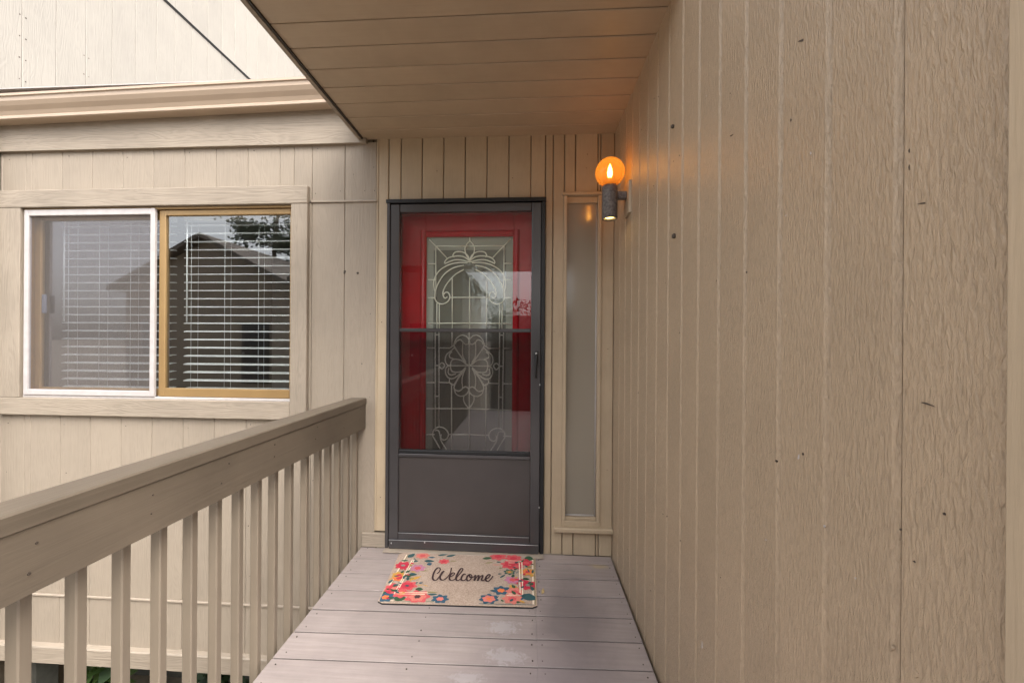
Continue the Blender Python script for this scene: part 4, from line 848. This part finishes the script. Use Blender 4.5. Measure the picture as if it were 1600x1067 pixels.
# ------------------------------------------------------------------ what faces the porch: neighbouring gables, hedge and pines (they show in the glass)
def gable(x0, x1, y0, y1, ze, zr, label, door=True):
    h = root('neighbour_house', ((x0 + x1) / 2, y1, GZ), label, 'house', 'houses facing the porch'); xm = (x0 + x1) / 2
    prism('wall', [(x0, GZ), (x1, GZ), (x1, ze), (xm, zr), (x0, ze)], 'Y', y0, y1, M['siding_v'], h)
    sl_ = (zr - ze) / (xm - x0)
    for s in (-1, 1):
        e = xm + s * (xm - x0 + 0.35); ez = ze - sl_ * 0.35
        prism('roof', [(xm, zr + 0.02), (e, ez + 0.02), (e, ez + 0.16), (xm, zr + 0.16)], 'Y', y0 - 0.3, y1 + 0.35, M['shingle'], h)
    wq = box('window', x0 + 0.6, x0 + 1.7, y1 + 0.001, y1 + 0.05, 0.6, 1.9, M['white_frame'], h, 0.01); box('window_pane', x0 + 0.68, x0 + 1.62, y1 + 0.052, y1 + 0.06, 0.68, 1.82, M['room_dark'], wq, 0)
    if door: dq = box('house_door', x1 - 1.7, x1 - 0.75, y1 + 0.001, y1 + 0.05, -0.3, 1.75, M['storm'], h, 0.01); box('door_knob', x1 - 1.64, x1 - 1.58, y1 + 0.052, y1 + 0.1, 0.7, 0.76, M['chip'], dq, 0.01)
gable(-7.4, -2.1, -13.0, -8.0, 3.25, 4.75, 'tan gabled neighbour house facing the porch, nearest the walkway')
gable(-14.0, -8.0, -13.5, -8.3, 3.0, 4.6, 'tan gabled neighbour house facing the porch, farther to the left')
hd = root('hedge', (2.0, -9.5, GZ), 'clipped dark green hedge behind the walkway', 'hedge')
def hedge():
    LV = []; LF = []; pts = [Vector((random.uniform(-3.4, 5), random.uniform(-0.5, 0.5), random.uniform(0.05, 4.35))) for _ in range(11000)]
    leaves_geo(pts, 0.14, LV, LF); return mesh('foliage', LV, LF, M['leaf_dark'])
link('foliage', hedge(), (2.0, -9.5, GZ), hd); box('stem_mass', -1.3, 6.9, -9.7, -9.3, GZ, 2.1, M['bark'], hd, 0.02)
def pine(x, y, h, sp, label):
    t = root('pine_tree', (x, y, GZ), label, 'tree', 'pines behind the neighbour houses'); V = []; Fc = []; LV = []; LF = []
    tube_geo([Vector((0.15 * math.sin(q), 0.1 * math.cos(q * 1.3), h * q / 8)) for q in range(9)], [0.22 * (1 - q / 9.5) for q in range(9)], 9, V, Fc)
    for q in range(34):
        z = h * random.uniform(0.42, 0.99); a = random.random() * 6.28; l = sp * random.uniform(0.5, 1) * (1.15 - z / h * 0.6)
        P = [Vector((0, 0, z)), Vector((math.cos(a) * l * 0.5, math.sin(a) * l * 0.5, z + l * 0.1)), Vector((math.cos(a) * l, math.sin(a) * l, z + l * 0.28))]
        tube_geo(P, [0.05, 0.03, 0.01], 5, V, Fc)
        for c in range(4):
            cc = P[1].lerp(P[2], random.uniform(0, 1.1)) + Vector((random.gauss(0, .2), random.gauss(0, .2), random.gauss(0, .12)))
            leaves_geo([cc + Vector((random.gauss(0, .28), random.gauss(0, .28), random.gauss(0, .16))) for _ in range(60)], 0.22, LV, LF, 0.2)
    link('trunk', mesh('trunk', V, Fc, M['bark'], True), (x, y, GZ), t); link('crown', mesh('crown', LV, LF, M['needle']), (x, y, GZ), t)
pine(-10.2, -15.5, 11.0, 2.6, 'tall pine rising in the gap between the two neighbour gables')
pine(-13.8, -16.5, 12.5, 2.8, 'tall pine behind the left neighbour house')
pine(-6.8, -17.0, 12.0, 2.6, 'tall pine behind the right neighbour house')

cw = root('sky_block_canopy', (0, -6.0, GZ), 'added unseen canopy whose deep tan fascia blocks sky behind the porch', 'light blocker')  # out of view, added to block sky reflected in the door glass
box('canopy', -4.5, 4.5, -7.4, -5.6, 3.30, 3.40, M['soffit'], cw, 0.004); box('fascia', -4.5, 4.5, -5.6, -5.56, 3.15, 5.1, M['trim_x'], cw, 0.004)
for q in (-4.3, 4.2):
    for w_ in (-7.3, -5.75): box('post', q, q + 0.12, w_, w_ + 0.12, GZ, 3.295, M['trim_z'], cw, 0.004)
